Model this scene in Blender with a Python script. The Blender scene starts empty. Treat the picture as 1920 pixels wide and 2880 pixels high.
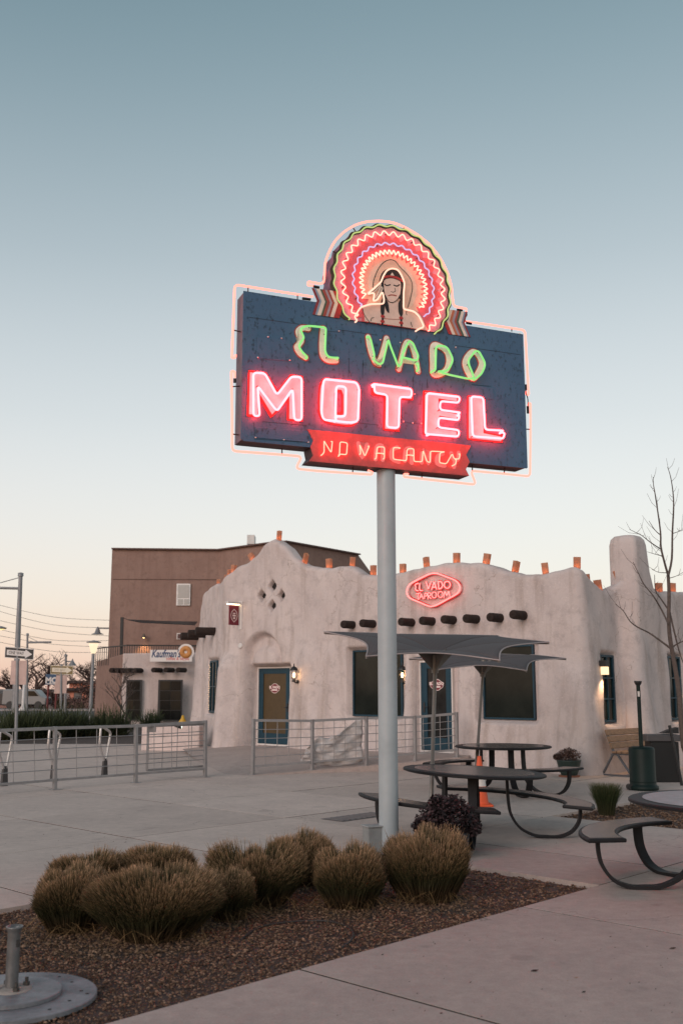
import bpy, math, random
from mathutils import Vector, Matrix
rnd = random.Random(7)
PI = math.pi

# ------------------------------------------------------------------ camera, world, light
scene = bpy.context.scene
COL = scene.collection
CAM_H = 1.7
FPX = 2800.0                      # focal length in pixels of the 1920 x 2880 photograph (35 mm lens)
TILT = math.atan(495 / FPX)
cam_d = bpy.data.cameras.new('camera')
cam_d.sensor_fit = 'VERTICAL'
cam_d.sensor_height = 36.0
cam_d.lens = 36.0 * FPX / 2880
cam_d.clip_end = 3000
cam_d.dof.use_dof = True
cam_d.dof.focus_distance = 12.5
cam_d.dof.aperture_fstop = 2.8
cam = bpy.data.objects.new('camera', cam_d)
COL.objects.link(cam)
cam.location = (0, 0, CAM_H)
cam.rotation_euler = (PI / 2 + TILT, 0, 0)
scene.camera = cam

SUN_EL, SUN_AZ = math.radians(24), math.radians(212)     # azimuth from +Y clockwise: glow from behind the camera, to its left
world = bpy.data.worlds.new('World')
scene.world = world
world.use_nodes = True
wt = world.node_tree
for n_ in list(wt.nodes): wt.nodes.remove(n_)
def wn(t, **k):
    n = wt.nodes.new(t)
    for a, b in k.items(): setattr(n, a, b)
    return n
w_out = wn('ShaderNodeOutputWorld'); w_bg = wn('ShaderNodeBackground')
w_tc = wn('ShaderNodeTexCoord'); w_sep = wn('ShaderNodeSeparateXYZ')
wt.links.new(w_tc.outputs['Generated'], w_sep.inputs[0])
def ramp(stops):
    r = wn('ShaderNodeValToRGB'); r.color_ramp.interpolation = 'B_SPLINE'
    el = r.color_ramp.elements
    while len(el) > 1: el.remove(el[-1])
    el[0].position = stops[0][0]; el[0].color = (*stops[0][1], 1)
    for p, c in stops[1:]:
        e_ = el.new(p); e_.color = (*c, 1)
    return r
def sn(d): return math.sin(math.radians(d))
# twilight sky by elevation: blue overhead, pale low down, rose towards the left horizon
r_neu = ramp([(0, (.78, .69, .64)), (sn(4), (.80, .755, .73)), (sn(9), (.795, .785, .785)), (sn(15), (.69, .715, .735)), (sn(24), (.455, .52, .56)), (sn(37), (.165, .27, .315)), (1, (.115, .165, .20))])
r_warm = ramp([(0, (.80, .52, .425)), (sn(2), (.84, .625, .53)), (sn(4.5), (.83, .73, .675)), (sn(9), (.795, .77, .762)), (sn(15), (.665, .70, .725)), (sn(24), (.41, .48, .525)), (sn(37), (.13, .23, .275)), (1, (.10, .15, .185))])
for r in (r_neu, r_warm): wt.links.new(w_sep.outputs['Z'], r.inputs[0])
w_mr = wn('ShaderNodeMapRange'); w_mr.interpolation_type = 'SMOOTHSTEP'
w_mr.inputs['From Min'].default_value = .12; w_mr.inputs['From Max'].default_value = -.42
wt.links.new(w_sep.outputs['X'], w_mr.inputs['Value'])
w_mix = wn('ShaderNodeMix', data_type='RGBA')
wt.links.new(w_mr.outputs[0], w_mix.inputs['Factor'])
wt.links.new(r_neu.outputs[0], w_mix.inputs['A']); wt.links.new(r_warm.outputs[0], w_mix.inputs['B'])
w_sky = wn('ShaderNodeTexSky', sky_type='NISHITA', sun_disc=False)
w_sky.sun_elevation = math.radians(3); w_sky.sun_rotation = SUN_AZ
w_m2 = wn('ShaderNodeMix', data_type='RGBA'); w_m2.inputs['Factor'].default_value = .06
wt.links.new(w_mix.outputs['Result'], w_m2.inputs['A']); wt.links.new(w_sky.outputs[0], w_m2.inputs['B'])
wt.links.new(w_m2.outputs['Result'], w_bg.inputs['Color'])
w_bg.inputs['Strength'].default_value = 1.0
wt.links.new(w_bg.outputs[0], w_out.inputs[0])

sun_d = bpy.data.lights.new('sun', 'SUN')
sun_d.energy = 1.5
sun_d.angle = math.radians(35)
sun_d.color = (1.0, .86, .82)
sun = bpy.data.objects.new('sun', sun_d); COL.objects.link(sun)
sdir = Vector((math.sin(SUN_AZ) * math.cos(SUN_EL), math.cos(SUN_AZ) * math.cos(SUN_EL), math.sin(SUN_EL)))
sun.rotation_euler = sdir.to_track_quat('Z', 'Y').to_euler()

scene.view_settings.view_transform = 'Standard'
scene.view_settings.look = 'None'
scene.view_settings.exposure = 0.0
scene.view_settings.gamma = 1.0
scene.cycles.use_denoising = True
scene.cycles.max_bounces = 6
scene.cycles.sample_clamp_indirect = 3.0

# ------------------------------------------------------------------ helpers
_c, _s = math.cos(TILT), math.sin(TILT)
def ray(x, y):
    a, b = (x - 960) / FPX, (1440 - y) / FPX
    return Vector((a, _c - b * _s, _s + b * _c))
EYE = Vector((0, 0, CAM_H))
def gnd(x, y, z=0.0):
    d = ray(x, y); return EYE + d * ((z - CAM_H) / d.z)
def onp(x, y, p, n):
    d = ray(x, y); return EYE + d * ((Vector(p) - EYE).dot(n) / d.dot(n))
def dep(x, y, Y):
    d = ray(x, y); return EYE + d * (Y / d.y)
EX = Vector((.6892, .7246, 0)); DX = Vector((-.7246, .6892, 0)); UP = Vector((0, 0, 1))
def ed(e, d, z=0.0): return EX * e + DX * d + UP * z

MATS = {}
def mat(name, col, rough=.6, metal=0.0, var=.12, scale=5.0, bump=0.0, bscale=80.0, col2=None, emit=None, es=0.0, spec=.5, alpha=1.0, stretch=None):
    if name in MATS: return MATS[name]
    m = bpy.data.materials.new(name); m.use_nodes = True
    t = m.node_tree; b = t.nodes['Principled BSDF']
    b.inputs['Roughness'].default_value = rough; b.inputs['Metallic'].default_value = metal
    b.inputs['Specular IOR Level'].default_value = spec
    b.inputs['Base Color'].default_value = (*col, 1)
    if var or bump:
        g = t.nodes.new('ShaderNodeNewGeometry'); src = g.outputs['Position']
        if stretch:
            mp = t.nodes.new('ShaderNodeMapping'); mp.inputs['Scale'].default_value = stretch
            t.links.new(src, mp.inputs[0]); src = mp.outputs[0]
        n1 = t.nodes.new('ShaderNodeTexNoise'); n1.inputs['Scale'].default_value = scale; n1.inputs['Detail'].default_value = 6; n1.inputs['Roughness'].default_value = .65
        t.links.new(src, n1.inputs['Vector'])
        if var:
            mr = t.nodes.new('ShaderNodeMapRange'); mr.inputs['From Min'].default_value = .3; mr.inputs['From Max'].default_value = .7
            t.links.new(n1.outputs['Fac'], mr.inputs['Value'])
            mx = t.nodes.new('ShaderNodeMix'); mx.data_type = 'RGBA'
            c2 = col2 or tuple(c * (1 - var) for c in col); c1 = col if col2 else tuple(min(1, c * (1 + var)) for c in col)
            mx.inputs['A'].default_value = (*c1, 1); mx.inputs['B'].default_value = (*c2, 1)
            t.links.new(mr.outputs[0], mx.inputs['Factor']); t.links.new(mx.outputs['Result'], b.inputs['Base Color'])
        if bump:
            n2 = t.nodes.new('ShaderNodeTexNoise'); n2.inputs['Scale'].default_value = bscale; n2.inputs['Detail'].default_value = 4
            t.links.new(src, n2.inputs['Vector'])
            bp = t.nodes.new('ShaderNodeBump'); bp.inputs['Strength'].default_value = bump; bp.inputs['Distance'].default_value = .02
            t.links.new(n2.outputs['Fac'], bp.inputs['Height']); t.links.new(bp.outputs[0], b.inputs['Normal'])
    if emit:
        b.inputs['Emission Color'].default_value = (*emit, 1); b.inputs['Emission Strength'].default_value = es
    MATS[name] = m
    return m

def root_loc(o):
    while o.parent: o = o.parent
    return o.location.copy()

class MB:
    def __init__(s): s.v = []; s.f = []; s.sm = []
    def add(s, vs, fs, smooth=False):
        n = len(s.v); s.v += [Vector(p) for p in vs]
        for f in fs: s.f.append([n + i for i in f]); s.sm.append(smooth)
        return s
    def box(s, c, sz, ax=None, top=1.0):
        """box about c, size sz, axes ax=(X,Y,Z); top scales the upper face"""
        X, Y, Z = ax or (Vector((1, 0, 0)), Vector((0, 1, 0)), UP)
        c = Vector(c); a, b, h = sz[0] / 2, sz[1] / 2, sz[2] / 2
        vs = [c + X * (i * a * (top if k > 0 else 1)) + Y * (j * b * (top if k > 0 else 1)) + Z * (k * h) for k in (-1, 1) for j in (-1, 1) for i in (-1, 1)]
        return s.add(vs, [(0, 2, 3, 1), (4, 5, 7, 6), (0, 1, 5, 4), (1, 3, 7, 5), (3, 2, 6, 7), (2, 0, 4, 6)])
    def beam(s, p, q, w, h=None, up=UP):
        p, q = Vector(p), Vector(q); Y = (q - p).normalized(); h = h or w
        X = Y.cross(up)
        if X.length < 1e-4: X = Y.cross(Vector((0, 1, 0)))
        X.normalize(); Z = X.cross(Y)
        return s.box((p + q) / 2, (w, (q - p).length, h), (X, Y, Z))
    def tube(s, pts, r, n=8, closed=False, caps=True):
        pts = [Vector(p) for p in pts]; m = len(pts)
        rs = r if isinstance(r, (list, tuple)) else [r] * m
        t0 = (pts[1] - pts[0]).normalized()
        X = t0.orthogonal().normalized(); rings = []
        for i in range(m):
            if closed: t = pts[(i + 1) % m] - pts[i - 1]
            else: t = pts[min(i + 1, m - 1)] - pts[max(i - 1, 0)]
            if t.length < 1e-9: t = t0
            t.normalize(); X = X - t * X.dot(t)
            if X.length < 1e-6: X = t.orthogonal()
            X.normalize(); Y = t.cross(X)
            rings.append([pts[i] + (X * math.cos(2 * PI * k / n) + Y * math.sin(2 * PI * k / n)) * rs[i] for k in range(n)])
        vs = [p for rg in rings for p in rg]; fs = []
        for i in range(m if closed else m - 1):
            j = (i + 1) % m
            for k in range(n): fs.append((i * n + k, i * n + (k + 1) % n, j * n + (k + 1) % n, j * n + k))
        s.add(vs, fs, True)
        if caps and not closed:
            s.add(rings[0], [tuple(range(n - 1, -1, -1))]); s.add(rings[-1], [tuple(range(n))])
        return s
    def cyl(s, p, q, r, n=16, r2=None): return s.tube([p, q], [r, r2 if r2 is not None else r], n)
    def lathe(s, prof, c=(0, 0, 0), n=20, ax=None, smooth=True):
        X, Y, Z = ax or (Vector((1, 0, 0)), Vector((0, 1, 0)), UP); c = Vector(c)
        vs = [c + X * (r * math.cos(2 * PI * k / n)) + Y * (r * math.sin(2 * PI * k / n)) + Z * z for r, z in prof for k in range(n)]
        fs = [(i * n + k, i * n + (k + 1) % n, (i + 1) * n + (k + 1) % n, (i + 1) * n + k) for i in range(len(prof) - 1) for k in range(n)]
        s.add(vs, fs, smooth)
        if prof[0][0] > 1e-4: s.add(vs[:n], [tuple(range(n - 1, -1, -1))])
        if prof[-1][0] > 1e-4: s.add(vs[-n:], [tuple(range(n))])
        return s
    def prism(s, pts, off):
        """planar outline pts, thickened by the vector off"""
        pts = [Vector(p) for p in pts]; n = len(pts); off = Vector(off)
        return s.add(pts + [p + off for p in pts], [tuple(range(n)), tuple(range(2 * n - 1, n - 1, -1))] + [(i, n + i, n + (i + 1) % n, (i + 1) % n) for i in range(n)])
    def build(s, name, m, parent=None, bevel=0.0):
        me = bpy.data.meshes.new(name)
        o0 = root_loc(parent) if parent else Vector((0, 0, 0))
        me.from_pydata([tuple(p - o0) for p in s.v], [], s.f)
        me.polygons.foreach_set('use_smooth', s.sm)
        if m: me.materials.append(m)
        me.update()
        o = bpy.data.objects.new(name, me); COL.objects.link(o)
        if parent: o.parent = parent
        if bevel:
            b = o.modifiers.new('bevel', 'BEVEL'); b.width = bevel; b.segments = 2; b.limit_method = 'ANGLE'; b.angle_limit = math.radians(40)
        return o

def tag(o, label=None, cat=None, group=None, kind=None):
    if label: o['label'] = label
    if cat: o['category'] = cat
    if group: o['group'] = group
    if kind: o['kind'] = kind
    return o
def thing(name, loc, label, cat, group=None):
    o = bpy.data.objects.new(name, None); COL.objects.link(o); o.location = loc; o.empty_display_size = .1
    return tag(o, label, cat, group)
def copy_tree(o, parent=None):
    c = o.copy(); COL.objects.link(c); c.parent = parent
    for ch in o.children: copy_tree(ch, c)
    return c
def smooth_path(pts, k=4, closed=False):
    """Catmull-Rom through pts"""
    pts = [Vector(p) for p in pts]; m = len(pts); out = []
    for i in range(m if closed else m - 1):
        g = (lambda j: pts[j % m]) if closed else (lambda j: pts[max(0, min(m - 1, j))])
        a, b, c, d = g(i - 1), g(i), g(i + 1), g(i + 2)
        for q in range(k):
            t = q / k
            out.append(.5 * ((2 * b) + (c - a) * t + (2 * a - 5 * b + 4 * c - d) * t * t + (3 * b - a - 3 * c + d) * t ** 3))
    if not closed: out.append(pts[-1])
    return out
def round_path(pts, r, closed=False, k=3):
    """fillet the corners of a polyline"""
    pts = [Vector(p) for p in pts]; m = len(pts); out = []
    for i in range(m):
        if not closed and i in (0, m - 1): out.append(pts[i]); continue
        a, b, c = pts[i - 1], pts[i], pts[(i + 1) % m]
        l1, l2 = (a - b).length, (c - b).length
        q = min(r, l1 * .45, l2 * .45)
        if q < 1e-6: continue
        p1, p2 = b + (a - b).normalized() * q, b + (c - b).normalized() * q
        for j in range(k + 1):
            t = j / k; out.append(p1 * (1 - t) ** 2 + b * 2 * t * (1 - t) + p2 * t * t)
    return out
def strip2d(pts, w, closed=False, caps=6):
    """outline of a stroke of width w along the 2-D path pts: (outer, inner) loops or one loop"""
    n = len(pts); L, R = [], []
    for i in range(n):
        a = pts[i - 1] if (closed or i > 0) else pts[i]; b = pts[(i + 1) % n] if (closed or i < n - 1) else pts[i]
        tx, ty = b[0] - a[0], b[1] - a[1]; l = math.hypot(tx, ty) or 1
        nx, ny = -ty / l, tx / l
        L.append((pts[i][0] + nx * w / 2, pts[i][1] + ny * w / 2)); R.append((pts[i][0] - nx * w / 2, pts[i][1] - ny * w / 2))
    if closed: return L, R
    def cap(p, frm):
        a0 = math.atan2(frm[1] - p[1], frm[0] - p[0]); return [(p[0] + w / 2 * math.cos(a0 - PI * j / caps), p[1] + w / 2 * math.sin(a0 - PI * j / caps)) for j in range(1, caps)]
    return L + cap(pts[-1], L[-1]) + R[::-1] + cap(pts[0], R[0])
_tc = {}
def text_geo(txt, size, extrude=.002, shear=0, offset=0, align='CENTER', spacing=1.0):
    cu = bpy.data.curves.new('txt', 'FONT'); cu.body = txt; cu.size = size; cu.extrude = extrude; cu.shear = shear; cu.offset = offset
    cu.align_x = align; cu.align_y = 'CENTER'; cu.space_character = spacing; cu.resolution_u = 3
    ob = bpy.data.objects.new('txt', cu); COL.objects.link(ob)
    dg = bpy.context.evaluated_depsgraph_get()
    me = bpy.data.meshes.new_from_object(ob.evaluated_get(dg))
    vs = [v.co.copy() for v in me.vertices]; fs = [tuple(p.vertices) for p in me.polygons]
    bpy.data.objects.remove(ob); bpy.data.curves.remove(cu); bpy.data.meshes.remove(me)
    return vs, fs
def add_text(mb, txt, size, o, U, V, N, sx=1.0, **k):
    wd = k.pop('width', None); vs, fs = text_geo(txt, size, **k)
    if wd: sx = wd / (max(p.x for p in vs) - min(p.x for p in vs))
    return mb.add([Vector(o) + U * (p.x * sx) + V * p.y + N * p.z for p in vs], fs)
def interp(tab, x):
    if x <= tab[0][0]: return tab[0][1]
    for (a, va), (b, vb) in zip(tab, tab[1:]):
        if x <= b: return va + (vb - va) * (x - a) / (b - a) if b > a else vb
    return tab[-1][1]
def sstep(a, b, x):
    t = max(0., min(1., (x - a) / (b - a))); return t * t * (3 - 2 * t)
# ------------------------------------------------------------------ ground, plaza slabs, beds
def concrete(name, c1, c2, crack=.0):
    m = bpy.data.materials.new(name); m.use_nodes = True; t = m.node_tree; b = t.nodes['Principled BSDF']
    b.inputs['Roughness'].default_value = .82; b.inputs['Specular IOR Level'].default_value = .3
    g = t.nodes.new('ShaderNodeNewGeometry'); oi = t.nodes.new('ShaderNodeObjectInfo')
    def noise(sc, det=6, ro=.6):
        n = t.nodes.new('ShaderNodeTexNoise'); n.inputs['Scale'].default_value = sc; n.inputs['Detail'].default_value = det; n.inputs['Roughness'].default_value = ro
        t.links.new(g.outputs['Position'], n.inputs['Vector']); return n.outputs['Fac']
    def mrange(s, a, b_, c=0, d=1):
        n = t.nodes.new('ShaderNodeMapRange'); n.inputs['From Min'].default_value = a; n.inputs['From Max'].default_value = b_; n.inputs['To Min'].default_value = c; n.inputs['To Max'].default_value = d
        t.links.new(s, n.inputs['Value']); return n.outputs[0]
    def mul(col, f):
        n = t.nodes.new('ShaderNodeMix'); n.data_type = 'RGBA'; n.blend_type = 'MULTIPLY'; n.inputs['Factor'].default_value = 1
        t.links.new(col, n.inputs['A'])
        cc = t.nodes.new('ShaderNodeCombineColor')
        for i in range(3): t.links.new(f, cc.inputs[i])
        t.links.new(cc.outputs[0], n.inputs['B']); return n.outputs['Result']
    mx = t.nodes.new('ShaderNodeMix'); mx.data_type = 'RGBA'; mx.inputs['A'].default_value = (*c1, 1); mx.inputs['B'].default_value = (*c2, 1)
    t.links.new(mrange(noise(1.3, 8, .68), .32, .68), mx.inputs['Factor'])
    col = mul(mx.outputs['Result'], mrange(noise(9, 8, .75), .3, .7, .86, 1.12))
    col = mul(col, mrange(noise(70, 3, .6), .25, .75, .88, 1.1))
    col = mul(col, mrange(noise(4.5, 4, .5), .62, .74, 1.0, .74))            # darker stains
    col = mul(col, mrange(oi.outputs['Random'], 0, 1, .9, 1.08))
    wp_ = t.nodes.new('ShaderNodeVectorMath'); wp_.operation = 'ADD'; nz = t.nodes.new('ShaderNodeTexNoise'); nz.inputs['Scale'].default_value = 1.6; nz.inputs['Detail'].default_value = 5
    t.links.new(g.outputs['Position'], nz.inputs['Vector']); t.links.new(g.outputs['Position'], wp_.inputs[0]); t.links.new(nz.outputs['Color'], wp_.inputs[1])
    vo = t.nodes.new('ShaderNodeTexVoronoi'); vo.feature = 'DISTANCE_TO_EDGE'; vo.inputs['Scale'].default_value = .21; t.links.new(wp_.outputs[0], vo.inputs['Vector'])
    col = mul(col, mrange(vo.outputs['Distance'], .0006, .0016, .68, 1.0))          # hairline cracks
    col = mul(col, mrange(noise(2.1, 3, .5), .66, .70, 1.0, .86))                   # old damp marks
    col = mul(col, mrange(noise(38, 2, .5), .70, .76, 1.0, .70))                    # specks
    t.links.new(col, b.inputs['Base Color'])
    bp = t.nodes.new('ShaderNodeBump'); bp.inputs['Strength'].default_value = .25; bp.inputs['Distance'].default_value = .006
    t.links.new(noise(160, 4), bp.inputs['Height']); t.links.new(bp.outputs[0], b.inputs['Normal'])
    return m
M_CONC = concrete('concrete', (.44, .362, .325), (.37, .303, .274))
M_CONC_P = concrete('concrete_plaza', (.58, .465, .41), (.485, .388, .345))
M_EARTH = mat('earth', (.13, .105, .09), .95, var=.3, scale=2, bump=.4, bscale=30)
M_ASPH = mat('asphalt', (.075, .072, .072), .9, var=.15, scale=3, bump=.3, bscale=120)

g = MB(); g.add([(-900, -60, -.09), (900, -60, -.09), (900, 1600, -.09), (-900, 1600, -.09)], [(0, 1, 2, 3)])
tag(g.build('ground', M_EARTH), kind='structure')
plaza = MB(); plaza.add([ed(-9, -30, -.075), ed(26, -30, -.075), ed(26, 35, -.075), ed(-9, 35, -.075)], [(0, 1, 2, 3)])
pl = tag(plaza.build('plaza_pavement', mat('joint_dark', (.03, .024, .02), .95)), kind='structure')
E_TIP, D_F, D_B = 8.19, 4.68, 7.57
GAP = .009
_slabs = {}
def slab(e0, e1, d0, d1, m):
    open_ = (abs(d0 - D_B) < 1e-3, abs(e1 - 12.05) < 1e-3, abs(d1 - D_F) < 1e-3, abs(e0 - E_TIP) < 1e-3)
    k = (round(e1 - e0, 3), round(d1 - d0, 3), m.name, open_)
    if k not in _slabs:
        b = MB(); a, c, bv = (e1 - e0) / 2 - GAP, (d1 - d0) / 2 - GAP, .002
        lo = [EX * (i * a) + DX * (j * c) + UP * -.07 for i, j in ((-1, -1), (1, -1), (1, 1), (-1, 1))]
        mi = [p + UP * (.07 - bv) for p in lo]
        hi = [EX * (i * (a - bv)) + DX * (j * (c - bv)) for i, j in ((-1, -1), (1, -1), (1, 1), (-1, 1))]
        b.add(lo + mi + hi, [(i, (i + 1) % 4, 4 + (i + 1) % 4, 4 + i) for i in range(4)] + [(4 + i, 4 + (i + 1) % 4, 8 + (i + 1) % 4, 8 + i) for i in range(4)] + [(8, 9, 10, 11)])
        o = b.build('concrete_slab', m, pl); _slabs[k] = o.data; o.data.materials.append(MATS['joint_dark'])
        for i in range(4): o.data.polygons[i].material_index = 0 if open_[i] else 1
    else:
        o = bpy.data.objects.new('concrete_slab', _slabs[k]); COL.objects.link(o); o.parent = pl
    o.location = ed((e0 + e1) / 2, (d0 + d1) / 2, rnd.uniform(-.0015, .0015))
    return o
es = [4.54 + 2.44 * k for k in range(-4, 6)] + [18.25]           # joints across
es2 = [18.25, 20.7, 23.1, 25.6]
ds_front = [D_F - 2.44 * k for k in range(0, 8)]
ds_back = [D_B + 2.44 * k for k in range(0, 12)]
for i in range(len(es) - 1):
    e0, e1 = es[i], es[i + 1]
    for j in range(len(ds_front) - 1):
        d1, d0 = ds_front[j], ds_front[j + 1]
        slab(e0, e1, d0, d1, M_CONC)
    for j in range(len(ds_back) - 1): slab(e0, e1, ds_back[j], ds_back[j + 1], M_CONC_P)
# the strip between the two front edges: bed up to the tip, slabs behind it, second bed farther right
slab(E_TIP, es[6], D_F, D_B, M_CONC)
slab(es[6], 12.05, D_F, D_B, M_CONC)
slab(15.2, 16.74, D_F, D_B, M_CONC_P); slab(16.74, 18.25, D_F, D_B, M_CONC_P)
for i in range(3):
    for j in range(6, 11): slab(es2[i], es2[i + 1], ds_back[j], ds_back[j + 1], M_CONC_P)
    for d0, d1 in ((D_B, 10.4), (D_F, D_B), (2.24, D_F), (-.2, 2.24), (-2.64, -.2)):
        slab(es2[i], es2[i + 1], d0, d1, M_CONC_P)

# gravel beds: soil sheet with single stones strewn over it
M_SOIL = mat('bed_soil', (.075, .05, .042), .95, var=.3, scale=14, bump=.6, bscale=60)
def stone_mat():
    m = bpy.data.materials.new('gravel_stone'); m.use_nodes = True; t = m.node_tree; b = t.nodes['Principled BSDF']
    b.inputs['Roughness'].default_value = .9; b.inputs['Specular IOR Level'].default_value = .25
    a = t.nodes.new('ShaderNodeAttribute'); a.attribute_name = 'tint'
    r = t.nodes.new('ShaderNodeValToRGB'); el = r.color_ramp.elements
    el[0].color = (.055, .03, .019, 1); el[1].color = (.32, .205, .138, 1)
    e_ = el.new(.45); e_.color = (.15, .083, .053, 1)
    t.links.new(a.outputs['Fac'], r.inputs[0]); t.links.new(r.outputs[0], b.inputs['Base Color'])
    return m
M_STONE = stone_mat()
ICO = [(0, 0, 1), (.894, 0, .447), (.276, .851, .447), (-.724, .526, .447), (-.724, -.526, .447), (.276, -.851, .447), (.45, .6, -.4), (-.7, .1, -.5), (.2, -.75, -.4)]
ICF = [(0, 1, 2), (0, 2, 3), (0, 3, 4), (0, 4, 5), (0, 5, 1), (1, 6, 2), (2, 7, 3), (3, 7, 4), (4, 8, 5), (5, 8, 1)]
def gravel(pts, z0, seed):
    r_ = random.Random(seed); v = []; f = []; tint = []
    for (x, y, s) in pts:
        n = len(v); a = r_.uniform(0, 6.28); ca, sa = math.cos(a), math.sin(a); sx, sy, sz = s * r_.uniform(.7, 1.4), s * r_.uniform(.6, 1.0), s * r_.uniform(.4, .8)
        tx = r_.random() ** 1.5; zz = z0 + r_.uniform(0, .012)
        for (i, j, k) in ICO:
            i *= r_.uniform(.8, 1.2); X, Y = i * sx, j * sy
            v.append((x + X * ca - Y * sa, y + X * sa + Y * ca, zz + k * sz)); tint.append(tx)
        f += [(n + p, n + q, n + w) for p, q, w in ICF]
    me = bpy.data.meshes.new('gravel'); me.from_pydata(v, [], f); me.materials.append(M_STONE)
    at = me.attributes.new('tint', 'FLOAT', 'POINT'); at.data.foreach_set('value', tint)
    o = bpy.data.objects.new('gravel', me); COL.objects.link(o); return o
def bed(e0, e1, d0, d1):
    b = MB(); n, k = 50, 14; vs = []; r_ = random.Random(3)
    for i in range(n + 1):
        for j in range(k + 1): vs.append(ed(e0 + (e1 - e0) * i / n, d0 + (d1 - d0) * j / k, -.045 + r_.uniform(-.006, .006)))
    b.add(vs, [(i * (k + 1) + j, (i + 1) * (k + 1) + j, (i + 1) * (k + 1) + j + 1, i * (k + 1) + j + 1) for i in range(n) for j in range(k)], True)
    return tag(b.build('planting_bed', M_SOIL), kind='structure')
bed(-4, E_TIP + .01, D_F - .01, D_B + .01)
bed(12.04, 15.21, D_F - .01, D_B + .01)
pts = []
while len(pts) < 42000:
    e_, d_ = E_TIP - 8.0 * rnd.random() ** .9, rnd.uniform(D_F + .01, D_B)
    p = ed(e_, d_)
    if p.y < 4.9 or p.x < -4.3: continue
    if rnd.random() > min(1, (7.2 / p.y) ** 2): continue
    pts.append((p.x, p.y, rnd.choice((1, 1, 1, 1, 1, 1.5)) * rnd.uniform(.005, .0105) * (1 + .1 * (p.y - 6))))
tag(gravel(pts, -.04, 1), 'reddish brown gravel mulch strewn over the grass bed', 'gravel', kind='stuff')
pts = []
for _ in range(5000):
    p = ed(rnd.uniform(12.06, 15.2), rnd.uniform(D_F, D_B)); pts.append((p.x, p.y, rnd.uniform(.012, .022)))
tag(gravel(pts, -.04, 2), 'reddish brown gravel mulch in the bed near the heater', 'gravel', kind='stuff')

# raised ramp in front of the doors
M_RAMP = concrete('concrete_ramp', (.46, .37, .335), (.40, .32, .29))
RAIL = [(-1.76, 20.4, 0.0), (-.6, 20.95, .05), (.52, 21.35, .11), (1.56, 21.7, .17), (2.48, 21.95, .235)]
CORNER = Vector((4.94, 20.5, 0))
def fac(u, z=0.0, off=0.0): return CORNER + DX * u - EX * off + UP * z
outer = [Vector((-2.3, 20.1, -.01))] + [Vector((x + .05, y - .13, z + .004)) for x, y, z in RAIL] + [Vector((2.72, 22.0, .25))]
inner = [fac(11.6, .12), fac(10.2, .17), fac(8.6, .2), fac(7.0, .22), fac(5.4, .24), fac(4.2, .26), fac(2.9, .262)]
left = [Vector((-4.3, 27.6, .08)), Vector((-3.2, 23.5, .002))]
rm = MB(); outer2 = outer
n = len(outer)
rm.add(outer + inner, [(i, i + 1, n + i + 1, n + i) for i in range(n - 1)])
rm.add([p for p in outer] + [p - UP * .35 for p in outer], [(i, n + i, n + i + 1, i + 1) for i in range(n - 1)])
rm.add([outer[-1], inner[-1], inner[-1] - UP * .4, outer[-1] - UP * .4], [(0, 3, 2, 1)])
rm.add([outer[0], inner[0], left[0], left[1]], [(0, 1, 2, 3)])
tag(rm.build('ramp', M_RAMP), kind='structure')

# drain grating in the plaza
dr = thing('drain_grate', gnd(1005, 2295, .002), 'dark flat drain grate set in the plaza left of the sign pole', 'drain grate')
b = MB(); P0 = gnd(1005, 2297, .003)
b.box(P0, (1.0, .4, .004), (EX, DX, UP)); b.build('frame', mat('grate', (.11, .1, .1), .6), dr)
for k in range(9):
    b = MB(); b.box(P0 + EX * (-.44 + .11 * k) + UP * .006, (.05, .34, .006), (EX, DX, UP)); b.build('bar', mat('grate_bar', (.17, .15, .148), .6), dr)
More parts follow.
